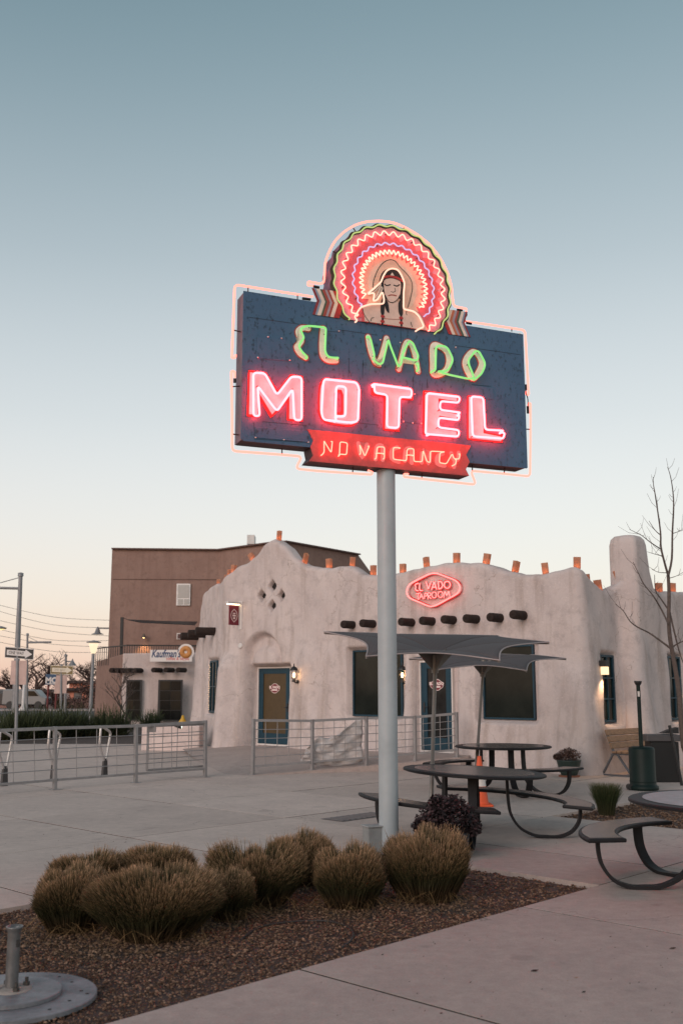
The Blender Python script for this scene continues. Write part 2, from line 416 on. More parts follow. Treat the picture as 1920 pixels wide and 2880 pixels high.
# ------------------------------------------------------------------ adobe taproom building
def adobe_mat(name, c1, c2, stain):
    m = bpy.data.materials.new(name); m.use_nodes = True; t = m.node_tree; b = t.nodes['Principled BSDF']
    b.inputs['Roughness'].default_value = .93; b.inputs['Specular IOR Level'].default_value = .15
    g = t.nodes.new('ShaderNodeNewGeometry')
    def noise(sc, det=6, ro=.6, st=None):
        n = t.nodes.new('ShaderNodeTexNoise'); n.inputs['Scale'].default_value = sc; n.inputs['Detail'].default_value = det; n.inputs['Roughness'].default_value = ro
        src = g.outputs['Position']
        if st:
            mp = t.nodes.new('ShaderNodeMapping'); mp.inputs['Scale'].default_value = st; t.links.new(src, mp.inputs[0]); src = mp.outputs[0]
        t.links.new(src, n.inputs['Vector']); return n.outputs['Fac']
    def mix(f, A, B, a, b_):
        mr = t.nodes.new('ShaderNodeMapRange'); mr.inputs['From Min'].default_value = a; mr.inputs['From Max'].default_value = b_
        t.links.new(f, mr.inputs['Value']); n = t.nodes.new('ShaderNodeMix'); n.data_type = 'RGBA'
        t.links.new(mr.outputs[0], n.inputs['Factor'])
        for s_, x in (('A', A), ('B', B)):
            if isinstance(x, tuple): n.inputs[s_].default_value = (*x, 1)
            else: t.links.new(x, n.inputs[s_])
        return n.outputs['Result']
    col = mix(noise(.9, 7, .62), c1, c2, .35, .68)
    col = mix(noise(3.2, 7, .7), col, tuple(c * .80 for c in c2), .5, .74)
    col = mix(noise(1.0, 5, .6, (3.2, 3.2, .28)), col, stain, .51, .76)       # rain streaks
    col = mix(noise(26, 3, .6), col, tuple(min(1, c * 1.1) for c in c1), .56, .8)
    nz = t.nodes.new('ShaderNodeTexNoise'); nz.inputs['Scale'].default_value = 2.2; nz.inputs['Detail'].default_value = 5; ad = t.nodes.new('ShaderNodeVectorMath'); ad.operation = 'ADD'
    t.links.new(g.outputs['Position'], nz.inputs['Vector']); t.links.new(g.outputs['Position'], ad.inputs[0]); t.links.new(nz.outputs['Color'], ad.inputs[1])
    vo = t.nodes.new('ShaderNodeTexVoronoi'); vo.feature = 'DISTANCE_TO_EDGE'; vo.inputs['Scale'].default_value = .24; t.links.new(ad.outputs[0], vo.inputs['Vector'])
    col = mix(vo.outputs['Distance'], tuple(c * .98 for c in stain), col, .0005, .0022)            # hairline cracks
    t.links.new(col, b.inputs['Base Color'])
    bp = t.nodes.new('ShaderNodeBump'); bp.inputs['Strength'].default_value = .75; bp.inputs['Distance'].default_value = .025
    t.links.new(noise(14, 8, .75), bp.inputs['Height']); t.links.new(bp.outputs[0], b.inputs['Normal'])
    return m
M_ADOBE = adobe_mat('adobe', (.60, .52, .497), (.52, .445, .43), (.385, .315, .285))
M_TEAL = mat('teal_paint', (.003, .036, .060), .5, var=.15, scale=8)
M_DGLASS = mat('dark_glass', (.006, .009, .008), .08, var=.9, scale=1.1, col2=(.022, .026, .022), spec=.25)  # greenish mottling puts faint reflections into the pane colour
M_WHITE = mat('white_trim', (.68, .63, .6), .5, var=.05)
M_VIGA = mat('viga_wood', (.022, .012, .009), .9, var=.45, scale=12, bump=.5, bscale=60)
M_BLACK = mat('black_metal', (.015, .015, .016), .5, var=.1)

NF = -EX                                      # outward from the front wall
LC = CORNER + DX * 11.4                       # front left corner
LD = Vector((-.33, .944, 0)).normalized(); LN = Vector((-.944, -.33, 0)).normalized()
LF = LC + LD * 3.9
RV = CORNER + EX * 1.5; RN = -DX; RS = RV + RN * .3; RE = RS + EX * 6.0
PATH = [LF, LC, CORNER, RV, RS, RE]
SEG = [0.0]
for a, b_ in zip(PATH, PATH[1:]): SEG.append(SEG[-1] + (b_ - a).length)
def poly_at(s):
    s = max(0, min(SEG[-1], s))
    for i in range(len(PATH) - 1):
        if s <= SEG[i + 1] + 1e-9: return PATH[i].lerp(PATH[i + 1], (s - SEG[i]) / (SEG[i + 1] - SEG[i]))
    return PATH[-1]
def base_at(s):
    w = .2; p = Vector((0, 0, 0))
    for k in range(-4, 5): p += poly_at(s + w * k / 4)
    return p / 9
def norm_at(s):
    t = base_at(s + .06) - base_at(s - .06); return Vector((t.y, -t.x, 0)).normalized()
# wall s-coordinates of photographed points
def s_left(x, y): p = onp(x, y, LC, LN); return SEG[1] - (p - LC).dot(LD), p.z
def s_front(x, y): p = onp(x, y, CORNER, NF); return SEG[2] - (p - CORNER).dot(DX), p.z
def s_frontd(x, y, dp_): p = onp(x, y, CORNER + EX * dp_, NF); return SEG[2] - (p - CORNER).dot(DX), p.z
def s_right(x, y): p = onp(x, y, CORNER, RN); return SEG[2] + (p - CORNER).dot(EX), p.z
def s_right2(x, y): p = onp(x, y, RS, RN); return SEG[4] + (p - RS).dot(EX), p.z
roof = [(0, 3.2)]
roof += [s_left(*q) for q in [(550, 1681), (573, 1671), (590, 1647), (613, 1639), (625, 1629)]]
roof += [s_front(*q) for q in [(641, 1613), (663, 1597), (695, 1578), (720, 1556), (741, 1531), (756, 1519), (766, 1515), (781, 1521), (802, 1540), (823, 1565), (848, 1583), (870, 1592), (898, 1597), (920, 1596), (948, 1593), (977, 1591), (998, 1602), (1020, 1615), (1056, 1617), (1119, 1609), (1150, 1605), (1186, 1594), (1230, 1586), (1279, 1580), (1324, 1581), (1364, 1587), (1400, 1597), (1436, 1608), (1462, 1615), (1489, 1616), (1525, 1611), (1561, 1605), (1596, 1597), (1612, 1595), (1631, 1593)]]
roof += [s_right(*q) for q in [(1643, 1599), (1656, 1616), (1673, 1635), (1690, 1652), (1711, 1660), (1722, 1656), (1738, 1632)]]
roof += [s_right2(*q) for q in [(1790, 1640), (1835, 1650), (1860, 1664), (1920, 1663)]]
roof += [(SEG[-1] + 1, roof[-1][1])]
roof = sorted(roof)
REC = []      # recesses: s0, s1, z0, z1, depth, soft
def rect(fn, x0, y0, x1, y1):
    a = fn(x0, (y0 + y1) / 2)[0]; b_ = fn(x1, (y0 + y1) / 2)[0]
    zt = (fn(x0, y0)[1] + fn(x1, y0)[1]) / 2; zb = (fn(x0, y1)[1] + fn(x1, y1)[1]) / 2
    return min(a, b_), max(a, b_), zb, zt
f_ = lambda u: SEG[2] - u
W1s = s_frontd(993, 1930, .1)[0]; W1 = (W1s, W1s + 1.6, 1.02, 2.62)
W2s = (s_frontd(1358, 1930, .1)[0], s_frontd(1503, 1930, .1)[0]); W2 = (W2s[0], W2s[1], 1.03, 2.62)
D1s = (s_frontd(725, 1985, .41)[0], s_frontd(818, 1985, .41)[0]); D1 = (D1s[0], D1s[1], .17, 2.27)
D2s = (s_frontd(1184, 1990, .18)[0], s_frontd(1277, 1990, .18)[0]); D2 = (D2s[0], D2s[1], .25, 2.33)
WL0 = s_left(589, 1930)[0]; WL = (WL0, WL0 + .95, .98, 2.5)
WR = rect(s_right, 1688, 1842, 1727, 2032)
wr2 = s_right2(1874, 1840); WR2 = (wr2[0], wr2[0] + .62, WR[2], WR[3] + .02)
for r_, dp, x0, x1 in ((W1, .2, 0, .10), (W2, .2, 0, .10), (D1, .3, 0, .38), (D2, .28, 0, .22), (WL, .12, 0, .35), (WR, .13, .02, 0), (WR2, .13, .02, 0)): REC.append((r_[0] - x0, r_[1] + x1, r_[2], r_[3], dp, .09))
DIA = [s_front(*q) for q in [(763, 1648), (735, 1675), (790, 1675), (763, 1704)]]
ARC_S, ARC_Z = (D1[0] + D1[1]) / 2 - .06, 2.42
def disp(s, z):
    zz = max(z, 0)
    o = .13 * math.exp(-zz / .7) + .10 * max(0, 1 - zz / 4.2)
    o += .022 * math.sin(1.9 * s + 1.3 * z) + .016 * math.sin(4.3 * s - 2.1 * z + 1) + .01 * math.sin(8.7 * s + 5.2 * z)
    # rounded buttress at the front left corner and at the far left
    low = 1 - sstep(2.2, 2.75, z)
    o += .30 * low * math.exp(-((s - SEG[1] - .28) / .30) ** 2) + .10 * low * math.exp(-((s - SEG[1] + 3.2) / .35) ** 2)
    u = SEG[2] - s
    if 0 < u < 11.4:
        o += .09 * (1 - sstep(2.3, 3.0, z)) * (sstep(7.05, 7.2, u) - sstep(8.1, 8.5, u))     # pilaster right of the first lantern
        o += .05 * (1 - sstep(1.6, 2.6, z)) * (1 - sstep(.5, .75, u))
    # battered foot of the right-hand corner
    o += .16 * max(0, 1 - zz / 3.2) * math.exp(-((s - SEG[2]) / .5) ** 2)
    o += .22 * max(0, 1 - zz / 4) * math.exp(-((s - SEG[4] - .2) / .45) ** 2)
    # arched niche above the left door
    dx = s - ARC_S
    if abs(dx) < 1.5 and z < 4:
        dn = math.hypot(dx, max(0, z - ARC_Z)) - .74
        q = 1 - sstep(-.10, .08, dn)
        o -= .25 * q
        if z > D1[3]:
            di = math.hypot(dx / .64, (z - D1[3]) / .56)
            o += .14 * (1 - sstep(.75, 1.05, di)) * sstep(0, .04, z - D1[3])
    for s0, s1, z0, z1, dp, so in REC:
        if s < s0 - .3 or s > s1 + .3 or z > z1 + .3 or z < z0 - .3: continue
        ax, az = max(s0 - s, s - s1), max(z0 - z, z - z1)
        d_ = math.hypot(max(ax, 0), max(az, 0)) if (ax > 0 or az > 0) else max(ax, az)
        o0 = .10 * max(0, 1 - (z0 + z1) / 2 / 4.2) - dp - (.25 if z1 < 2.3 and z1 > 2.2 and 0 < u < 11.4 and u > 8 else 0)
        q_ = (1 - sstep(0, so, d_)) if d_ > 0 else 1.0
        o = o * (1 - q_) + o0 * q_
    for cs, cz in DIA:
        if abs(s - cs) < .3 and abs(z - cz) < .3:
            d_ = abs(s - cs) + abs(z - cz) - .135
            o -= .38 * (1 - sstep(-.01, .05, d_))
    return o
ss = []; s_ = 0.0
while s_ < SEG[-1]:
    ss.append(s_)
    dia = DIA[1][0] - .3 < s_ < DIA[2][0] + .3
    s_ += .02 if dia else .045
V, F = [], []
NB, NT = 78, 62
for s in ss:
    p, n = base_at(s), norm_at(s); zt = interp(roof, s)
    zt += .012 * math.sin(6 * s) + .008 * math.sin(13 * s)
    R = .13
    col = []
    for i in range(NB): z = -.1 + 3.1 * i / NB; col.append((disp(s, z), z))
    for i in range(NT): z = 3.0 + (zt - R - 3.0) * i / (NT - 1); col.append((disp(s, z), z))
    o0 = disp(s, zt - R)
    for i in range(1, 7):
        a = PI / 2 * i / 6; col.append((o0 - R + R * math.cos(a), zt - R + R * math.sin(a)))
    for i in range(0, 7):
        a = PI / 2 * i / 6; col.append((o0 - .3 - .11 * math.sin(a), zt - .11 + .11 * math.cos(a)))
    col.append((o0 - .42, 2.9))
    V += [p + n * o + UP * z for o, z in col]
m_ = NB + NT + 6 + 7 + 1
for i in range(len(ss) - 1):
    for j in range(m_ - 1): F.append((i * m_ + j, i * m_ + j + 1, (i + 1) * m_ + j + 1, (i + 1) * m_ + j))
tap = thing('taproom_building', CORNER, 'pale adobe building with wavy parapet, roof beams and teal doors', 'building')
wb = MB(); wb.add(V, [f[::-1] for f in F], True); wb.build('wall', M_ADOBE, tap)
rf = MB(); q = [LF + EX * .3, LC + EX * .3 + LD * .2, CORNER + EX * .3 + DX * .3, RE + DX * .4, RE + DX * 14]
rf.add([Vector((p.x, p.y, 3.0)) for p in q], [tuple(range(5))]); rf.build('roof', mat('roof_gravel', (.2, .18, .17), .9), tap)
# chimney: rounded tapering block rising behind the step in the right wall
def rsq(c, a, b_, z, r=.12, k=4):
    out = []
    for sx, sy, a0 in ((1, 1, 0), (-1, 1, PI / 2), (-1, -1, PI), (1, -1, 3 * PI / 2)):
        for j in range(k + 1):
            t = a0 + PI / 2 * j / k; out.append(c + EX * (sx * (a - r) + r * math.cos(t)) + DX * (sy * (b_ - r) + r * math.sin(t)) + UP * z)
    return out
ch = MB(); rings = []
cc = Vector((RS.x + .06, RS.y, 0)) + EX * .30 + DX * .22
for z, a, b_, sh in [(2.0, .50, .10, .36), (2.6, .58, .20, .36), (3.2, .56, .30, .28), (3.6, .48, .335, .18), (3.9, .41, .34, .11), (4.2, .35, .335, .05), (4.5, .33, .33, .02), (4.78, .32, .32, 0), (4.9, .295, .295, 0), (4.96, .24, .24, 0), (4.985, .12, .12, 0)]:
    rings.append(rsq(cc + EX * sh, a, b_, z + .03 * math.sin(a * 9), r=min(.12, a * .6)))
n = len(rings[0]); ch.add([p for r in rings for p in r], [(i * n + k, i * n + (k + 1) % n, (i + 1) * n + (k + 1) % n, (i + 1) * n + k) for i in range(len(rings) - 1) for k in range(n)], True)
ch.add(rings[-1], [tuple(range(n))]); ch.build('chimney', M_ADOBE, tap)

def wframe(s0, s1, depth):
    """origin at the middle of the opening on the recessed plane, axes along / out"""
    sm_ = (s0 + s1) / 2; n_ = norm_at(sm_); u = Vector((-n_.y, n_.x, 0))
    return base_at(sm_) + n_ * depth, u, n_
def window(r, back, cols=1, rows=1, fw=.04, wname='window', fm=None, pm=None, parent=None):
    s0, s1, z0, z1 = r; o, u, n_ = wframe(s0, s1, disp((s0 + s1) / 2, (z0 + z1) / 2) + back)
    w = s1 - s0; h = z1 - z0; zc = (z0 + z1) / 2
    b = MB()
    for sx in (-1, 1): b.box(o + u * (sx * (w / 2 - fw / 2)) + UP * zc, (fw, .07, h), (u, n_, UP))
    for zz in (z0 + fw / 2, z1 - fw / 2): b.box(o + UP * zz, (w - 2 * fw - .002, .068, fw), (u, n_, UP))
    fr = b.build(wname, fm or M_TEAL, parent or tap, .006)
    for i in range(cols):
        for j in range(rows):
            pw, ph = (w - 2 * fw) / cols, (h - 2 * fw) / rows
            b = MB(); b.box(o + u * (-w / 2 + fw + pw * (i + .5)) + UP * (z0 + fw + ph * (j + .5)) - n_ * .01, (pw - .03 * (cols > 1), .012, ph - .03 * (rows > 1)), (u, n_, UP))
            b.build('pane', pm or M_DGLASS, fr)
    if cols > 1 or rows > 1:
        b = MB()
        for i in range(1, cols): b.box(o + u * (-w / 2 + fw + (w - 2 * fw) / cols * i) + UP * zc + n_ * .005, (.032, .05, h - 2 * fw), (u, n_, UP))
        for j in range(1, rows): b.box(o + UP * (z0 + fw + (h - 2 * fw) / rows * j) + n_ * .006, (w - 2 * fw, .046, .03), (u, n_, UP))
        b.build('muntin', fm or M_TEAL, fr)
    return o, u, n_
window(W1, .035); window(W2, .035)
window(WR, .05, 2, 3, .05); window(WR2, .05, 2, 3, .05)
window(WL, .03, 2, 2, .06)
M_AMBER = mat('amber_glass', (.04, .025, .011), .35, var=.25, scale=7, emit=(.40, .22, .07), es=.07)
M_SIGN_RED = mat('plaque_red', (.17, .012, .025), .5, var=.05)
M_SIGN_PALE = mat('plaque_pale', (.75, .6, .57), .5, var=.0)
def plaque(o, u, n_, w, h, parent, lab=True):
    hexa = [(-.5, .02), (-.44, .2), (-.12, .48), (.12, .48), (.44, .2), (.5, .02), (.5, -.02), (.44, -.2), (.12, -.48), (-.12, -.48), (-.44, -.2), (-.5, -.02)]
    b = MB(); b.prism([o + u * (x * w) + UP * (y * h) for x, y in hexa], n_ * .006); pq = b.build('plaque', M_SIGN_PALE, parent)
    b = MB(); b.prism([o + u * (x * w * .92) + UP * (y * h * .88) + n_ * .007 for x, y in hexa], n_ * .003); b.build('plaque_face', M_SIGN_RED, parent)
    b = MB(); add_text(b, 'EL VADO', h * .33, o + UP * (h * .1) + n_ * .012, u, UP, n_, sx=1.15, offset=.006, extrude=.001)
    b.box(o - UP * (h * .16) + n_ * .012, (w * .56, .003, h * .16), (u, n_, UP)); b.build('plaque_lettering', M_SIGN_PALE, parent)
    return pq
def door(r, back, pm, hinge, pl_w):
    s0, s1, z0, z1 = r; o, u, n_ = wframe(s0, s1, disp((s0 + s1) / 2, (z0 + z1) / 2) + back)
    w = s1 - s0; h = z1 - z0; st = .17
    b = MB()
    b.box(o + u * (w / 2 - .015) + UP * (z0 + h / 2), (.03, .1, h), (u, n_, UP)); b.box(o - u * (w / 2 - .015) + UP * (z0 + h / 2), (.03, .1, h), (u, n_, UP))
    b.box(o + UP * (z1 - .02), (w - .062, .1, .04), (u, n_, UP)); b.box(o + UP * (z0 + .02), (w - .062, .12, .04), (u, n_, UP))
    b.build('door_frame', M_WHITE, tap)
    w2 = w - .07; b = MB()
    for sx in (-1, 1): b.box(o + u * (sx * (w2 / 2 - st / 2)) + UP * (z0 + h / 2), (st, .05, h - .09), (u, n_, UP))
    b.box(o + UP * (z1 - .045 - .07), (w2 - 2 * st, .048, .14), (u, n_, UP)); b.box(o + UP * (z0 + .045 + .14), (w2 - 2 * st, .048, .28), (u, n_, UP))
    dr_ = b.build('door', M_TEAL, tap, .005)
    b = MB(); b.box(o + UP * (z0 + h / 2 + .07) - n_ * .008, (w2 - 2 * st, .012, h - .09 - .42), (u, n_, UP)); b.build('pane', pm, dr_)
    b = MB(); hx = o + u * (hinge * (w2 / 2 - st / 2)) + n_ * .03
    b.beam(hx + UP * (z0 + .9), hx + UP * (z0 + 1.12), .05, .02, n_); b.beam(hx + UP * (z0 + 1.02) + n_ * .03, hx + UP * (z0 + 1.02) + n_ * .03 - u * (hinge * .12), .022, .022)
    b.build('door_handle', mat('handle_dark', (.06, .06, .065), .35, metal=.7), dr_)
    plaque(o + UP * (z0 + 1.52) + n_ * .004, u, n_, pl_w, .27, dr_)
door(D1, .04, M_AMBER, 1, .4); door(D2, .04, mat('door_glass', (.02, .02, .02), .1, var=.5, scale=3, spec=.25), -1, .4)

# roof beams (vigas)
def viga(p, n_, L, r=.105):
    b = MB(); rr = random.Random(int(p.x * 100)); k = 14
    b.lathe([(r * .6, L), (r * .93, L - .004), (r, L - .03), (r * rr.uniform(.96, 1.04), L * .5), (r * 1.02, 0), (r, -.3)][::-1], p, k, (n_.cross(UP).normalized(), UP, n_))
    b.lathe([(.001, L + .003), (.018, L + .003)][::-1], p, 8, (n_.cross(UP).normalized(), UP, n_)); b.build('viga', M_VIGA, tap)
for x, y in [(997, 1758), (1050, 1755), (1159, 1751), (1218, 1748), (1279, 1744.5), (1341, 1742), (1408, 1738.5), (1472, 1731)]:
    sv, zv = s_front(x, y); viga(base_at(sv) + norm_at(sv) * .03 + UP * zv, norm_at(sv), .40, .098)
for x, y in [(605, 1776), (582, 1783), (560, 1790)]:
    sv, zv = s_left(x, y); viga(base_at(sv) + LN * .03 + UP * zv, LN, .55, .12)
for cs, cz in DIA:
    n_ = norm_at(cs); u_ = Vector((-n_.y, n_.x, 0)); q = base_at(cs) + n_ * (.1 * max(0, 1 - cz / 4.2) - .17) + UP * cz
    b = MB(); b.prism([q + u_ * .19, q + UP * .19, q - u_ * .19, q - UP * .19], -n_ * .01); b.build('hole_shade_panel', mat('hole_shade_dark', (.012, .010, .010), .8), tap)  # dark panel added in each hole; the hole's shade is put into its colour
# small round plate on the wall left of the door
b = MB(); sv, zv = s_front(680, 1816); pz = base_at(sv) + norm_at(sv) * (disp(sv, zv) + .005) + UP * zv
b.lathe([(.075, 0), (.075, .02), (.06, .028)], pz, 16, (norm_at(sv).cross(UP), UP, norm_at(sv))); b.build('cover_plate', mat('plate_white', (.62, .6, .58), .5), tap)
# string of warm bulbs in the left window
o, u, n_ = wframe(WL[0], WL[1], disp(sum(WL[:2]) / 2, 1.7) + .1)
ls = thing('fairy_lights', o + UP * WL[2], 'string of tiny warm lights hanging in the narrow left side window', 'string lights')
for k in range(22):
    p = o + u * rnd.uniform(-.30, -.2) * (1 if k % 2 else .8) + UP * (WL[2] + .1 + 1.35 * k / 22) + n_ * .02
    b = MB(); b.box(p, (.016, .016, .016))
    b.build('bulb', mat('fairy_bulb', (1, .8, .5), .5, var=0, emit=(1, .62, .3), es=1.5), ls)
b = MB(); b.tube([o + u * -.25 + UP * (WL[2] + .1) + n_ * .02, o + u * -.27 + UP * (WL[2] + .8) + n_ * .02, o + u * -.24 + UP * (WL[3] - .1) + n_ * .02], .004, 5); b.build('wire', M_BLACK, ls)
# ------------------------------------------------------------------ the neon motel sign
POLE = Vector((.50, 10.98, 0))
SU = Vector((.9245, .3812, 0)); SN = Vector((.3812, -.9245, 0))      # along the face, out of the face
SDEP = .25
SF = POLE + SN * (SDEP / 2 + .002)                                   # a point of the face plane
def sp(x, y, off=0.0): return onp(x, y, SF + SN * off, SN)
def uv(x, y, off=0.0):
    p = sp(x, y, off) - SF; return (p.dot(SU), p.z)
def pt(u, v, off=0.0): return SF + SU * u + UP * v + SN * off
ZM = {1: (840, 600, 500 / 1568), 2: (640, 780, 440 / 1568), 3: (1040, 840, 480 / 1568), 4: (640, 1020, 440 / 1568), 5: (1040, 1060, 480 / 1568), 6: (840, 1180, 520 / 1568)}
def zz_(k, x, y): ox, oy, s = ZM[k]; return ox + x * s, oy + y * s
def U(k, pts, off=0.0): return [uv(*zz_(k, *p), off) for p in pts]
def emis(name, col, s=1.0):
    m = bpy.data.materials.new(name); m.use_nodes = True; b = m.node_tree.nodes['Principled BSDF']
    b.inputs['Base Color'].default_value = (.04, .04, .04, 1); b.inputs['Roughness'].default_value = .3
    b.inputs['Emission Color'].default_value = (*col, 1); b.inputs['Emission Strength'].default_value = s
    return m
N_PINK = emis('neon_pink', (1, .0195, .0225), 46.0)
N_BORDER = emis('neon_border', (1, .20, .15), 2.9)
N_GREEN = emis('neon_green', (.28, .84, .22), 1.0)
N_LIME = emis('neon_lime', (.52, .66, .20), 1.0)
N_CREAM = emis('neon_cream', (1, .16, .115), 6.0)
N_LAV = emis('neon_lavender', (.70, .52, .85), 1.0)
N_WHITE = emis('neon_white', (1, .55, .40), 1.6)
N_VAC = emis('neon_vacancy', (1, .07, .045), 11)
def paint_dark():
    m = bpy.data.materials.new('sign_blue'); m.use_nodes = True; t = m.node_tree; b = t.nodes['Principled BSDF']
    b.inputs['Roughness'].default_value = .55
    g = t.nodes.new('ShaderNodeNewGeometry')
    def noise(sc, det, st=None):
        n = t.nodes.new('ShaderNodeTexNoise'); n.inputs['Scale'].default_value = sc; n.inputs['Detail'].default_value = det; n.inputs['Roughness'].default_value = .7
        src = g.outputs['Position']
        if st: mp = t.nodes.new('ShaderNodeMapping'); mp.inputs['Scale'].default_value = st; t.links.new(src, mp.inputs[0]); src = mp.outputs[0]
        t.links.new(src, n.inputs['Vector']); return n.outputs['Fac']
    def mix(f, A, B, a, c):
        mr = t.nodes.new('ShaderNodeMapRange'); mr.inputs['From Min'].default_value = a; mr.inputs['From Max'].default_value = c; t.links.new(f, mr.inputs['Value'])
        n = t.nodes.new('ShaderNodeMix'); n.data_type = 'RGBA'; t.links.new(mr.outputs[0], n.inputs['Factor'])
        for s_, x in (('A', A), ('B', B)):
            if isinstance(x, tuple): n.inputs[s_].default_value = (*x, 1)
            else: t.links.new(x, n.inputs[s_])
        return n.outputs['Result']
    col = mix(noise(1.6, 5), (.045, .105, .19), (.055, .122, .21), .35, .65)
    col = mix(noise(26, 3, (1, 1, .6)), col, (.022, .05, .085), .56, .66)       # pitted dark flecks
    col = mix(noise(5, 6, (1, 1, .25)), col, (.08, .16, .2), .6, .85)
    t.links.new(col, b.inputs['Base Color'])
    bp = t.nodes.new('ShaderNodeBump'); bp.inputs['Strength'].default_value = .3; bp.inputs['Distance'].default_value = .01
    t.links.new(noise(26, 3, (1, 1, .6)), bp.inputs['Height']); t.links.new(bp.outputs[0], b.inputs['Normal'])
    return m
P_BLUE = paint_dark()
def P(name, c, **k): return mat('paint_' + name, c, .5, var=k.get('var', .14), scale=9)
P_SIDE = mat('sign_side', (.13, .09, .12), .55, var=.25, scale=8)
P_UNDER = mat('sign_under', (.035, .02, .025), .6, var=.3, scale=8)
P_GREY = P('letter_grey', (.80, .73, .66)); P_RED = P('red', (.42, .025, .022)); P_DRED = P('dark_red', (.34, .06, .04))
P_PINK = P('pink', (.85, .62, .66)); P_BROWN = P('brown', (.04, .026, .018)); P_MAUVE = P('mauve', (.66, .30, .37)); P_CREAM = P('cream', (.76, .62, .52))
P_PEACH = P('peach', (.85, .52, .38)); P_SKIN = P('skin', (.74, .52, .43)); P_TAN = P('tan', (.80, .50, .36)); P_BLK = P('black', (.010, .007, .007)); P_SLATE = P('slate', (.24, .3, .38))
P_GRN = P('green', (.06, .10, .06)); P_ORNG = P('orange_brown', (.5, .15, .07)); P_VIO = P('grey_violet', (.36, .29, .33)); P_MAR = P('maroon', (.25, .03, .035))

sign = thing('motel_sign', POLE, 'tall blue neon motel sign with feathered headdress crest on a grey pole', 'sign')
b = MB(); b.tube([POLE - UP * .05, POLE + UP * 4.2], .104, 32); b.build('pole', mat('pole_grey', (.36, .40, .42), .42, var=.10, scale=3, bump=.12, bscale=140), sign)
# cabinet
TL, BL, BR, TR = uv(685.7, 820.7), uv(676.5, 1241.7), uv(1480.8, 1314.7), uv(1472, 938)
uL, uR = (TL[0] + BL[0]) / 2, (TR[0] + BR[0]) / 2; vT, vB = (TL[1] + TR[1]) / 2, (BL[1] + BR[1]) / 2
b = MB(); b.prism([pt(*p) for p in ((uL, vB + .03), (uL + .03, vB), (uR - .01, vB), (uR, vB + .01), (uR, vT), (uL, vT))], -SN * .012); cab = b.build('cabinet_face', P_BLUE, sign)
b = MB(); i_ = .012
b.box(pt(uL + i_, (vB + vT) / 2, -.0125 - (SDEP - .013) / 2), (.012, SDEP - .013, vT - vB - .02), (SU, SN, UP))
b.build('side_panel', P_SIDE, sign); b = MB(); b.box(pt(uR - i_, (vB + vT) / 2, -.0125 - (SDEP - .013) / 2), (.012, SDEP - .013, vT - vB - .02), (SU, SN, UP))
b.build('side_panel', P_SIDE, sign)
b = MB(); b.box(pt((uL + uR) / 2, vB + .012, -.0125 - (SDEP - .013) / 2), (uR - uL - .04, SDEP - .013, .012), (SU, SN, UP)); b.box(pt((uL + uR) / 2, vT - .012, -.0125 - (SDEP - .013) / 2), (uR - uL - .04, SDEP - .013, .012), (SU, SN, UP))
b.box(pt((uL + uR) / 2, (vB + vT) / 2, -SDEP), (uR - uL - .03, .012, vT - vB - .03), (SU, SN, UP)); b.build('back_panel', P_UNDER, sign)
# sheet seams, access panels, rivets
def seam(k, a, c, w=.004):
    p, q = U(k, [a, c]); b = MB(); b.beam(pt(*p, .001), pt(*q, .001), .003, w, SN.cross((pt(*q) - pt(*p)).normalized())); b.build('seam', mat('seam', (.012, .022, .035), .7), cab)
for k, a, c in [(2, (215, 400), (720, 470)), (2, (1000, 540), (1120, 550)), (2, (1115, 525), (1500, 580)), (3, (780, 430), (1380, 515)), (4, (350, 590), (790, 630)), (4, (1310, 605), (1510, 625)), (4, (265, 600), (270, 760)), (4, (270, 765), (810, 800)), (3, (930, 790), (1110, 805)), (3, (525, 735), (520, 820)), (3, (395, 720), (400, 880)), (5, (375, 280), (450, 290)), (3, (280, 235), (283, 395)), (2, (1215, 815), (1210, 1010)), (2, (1355, 830), (1350, 1015))]: seam(k, a, c)
def apanel(k, pts_):
    q = U(k, pts_); b = MB(); b.prism([pt(*p, .0065) for p in q], -SN * .006); b.build('access_panel', P_BLUE, cab, .002)
apanel(2, [(298, 600), (630, 625), (622, 840), (290, 815)]); apanel(5, [(298, 272), (470, 290), (470, 435), (298, 415)]); apanel(4, [(275, 645), (812, 690), (812, 800), (275, 752)]); apanel(3, [(930, 795), (1130, 825), (1130, 930), (925, 900)])
for k, x, y in [(2, 403, 598), (2, 540, 613), (2, 300, 803), (2, 622, 832), (2, 1112, 540), (2, 1528, 628), (3, 92, 380), (3, 275, 405), (3, 783, 448), (3, 1368, 323), (4, 278, 752), (4, 563, 775), (4, 808, 800), (5, 305, 412), (5, 390, 425), (5, 470, 430), (5, 405, 160)]:
    b = MB(); b.lathe([(.009, 0), (.007, .008), (.001, .01)][::1], pt(*uv(*zz_(k, x, y)), .0065), 8, (SU, UP, SN)); b.build('rivet', mat('rivet', (.6, .58, .56), .4), cab)

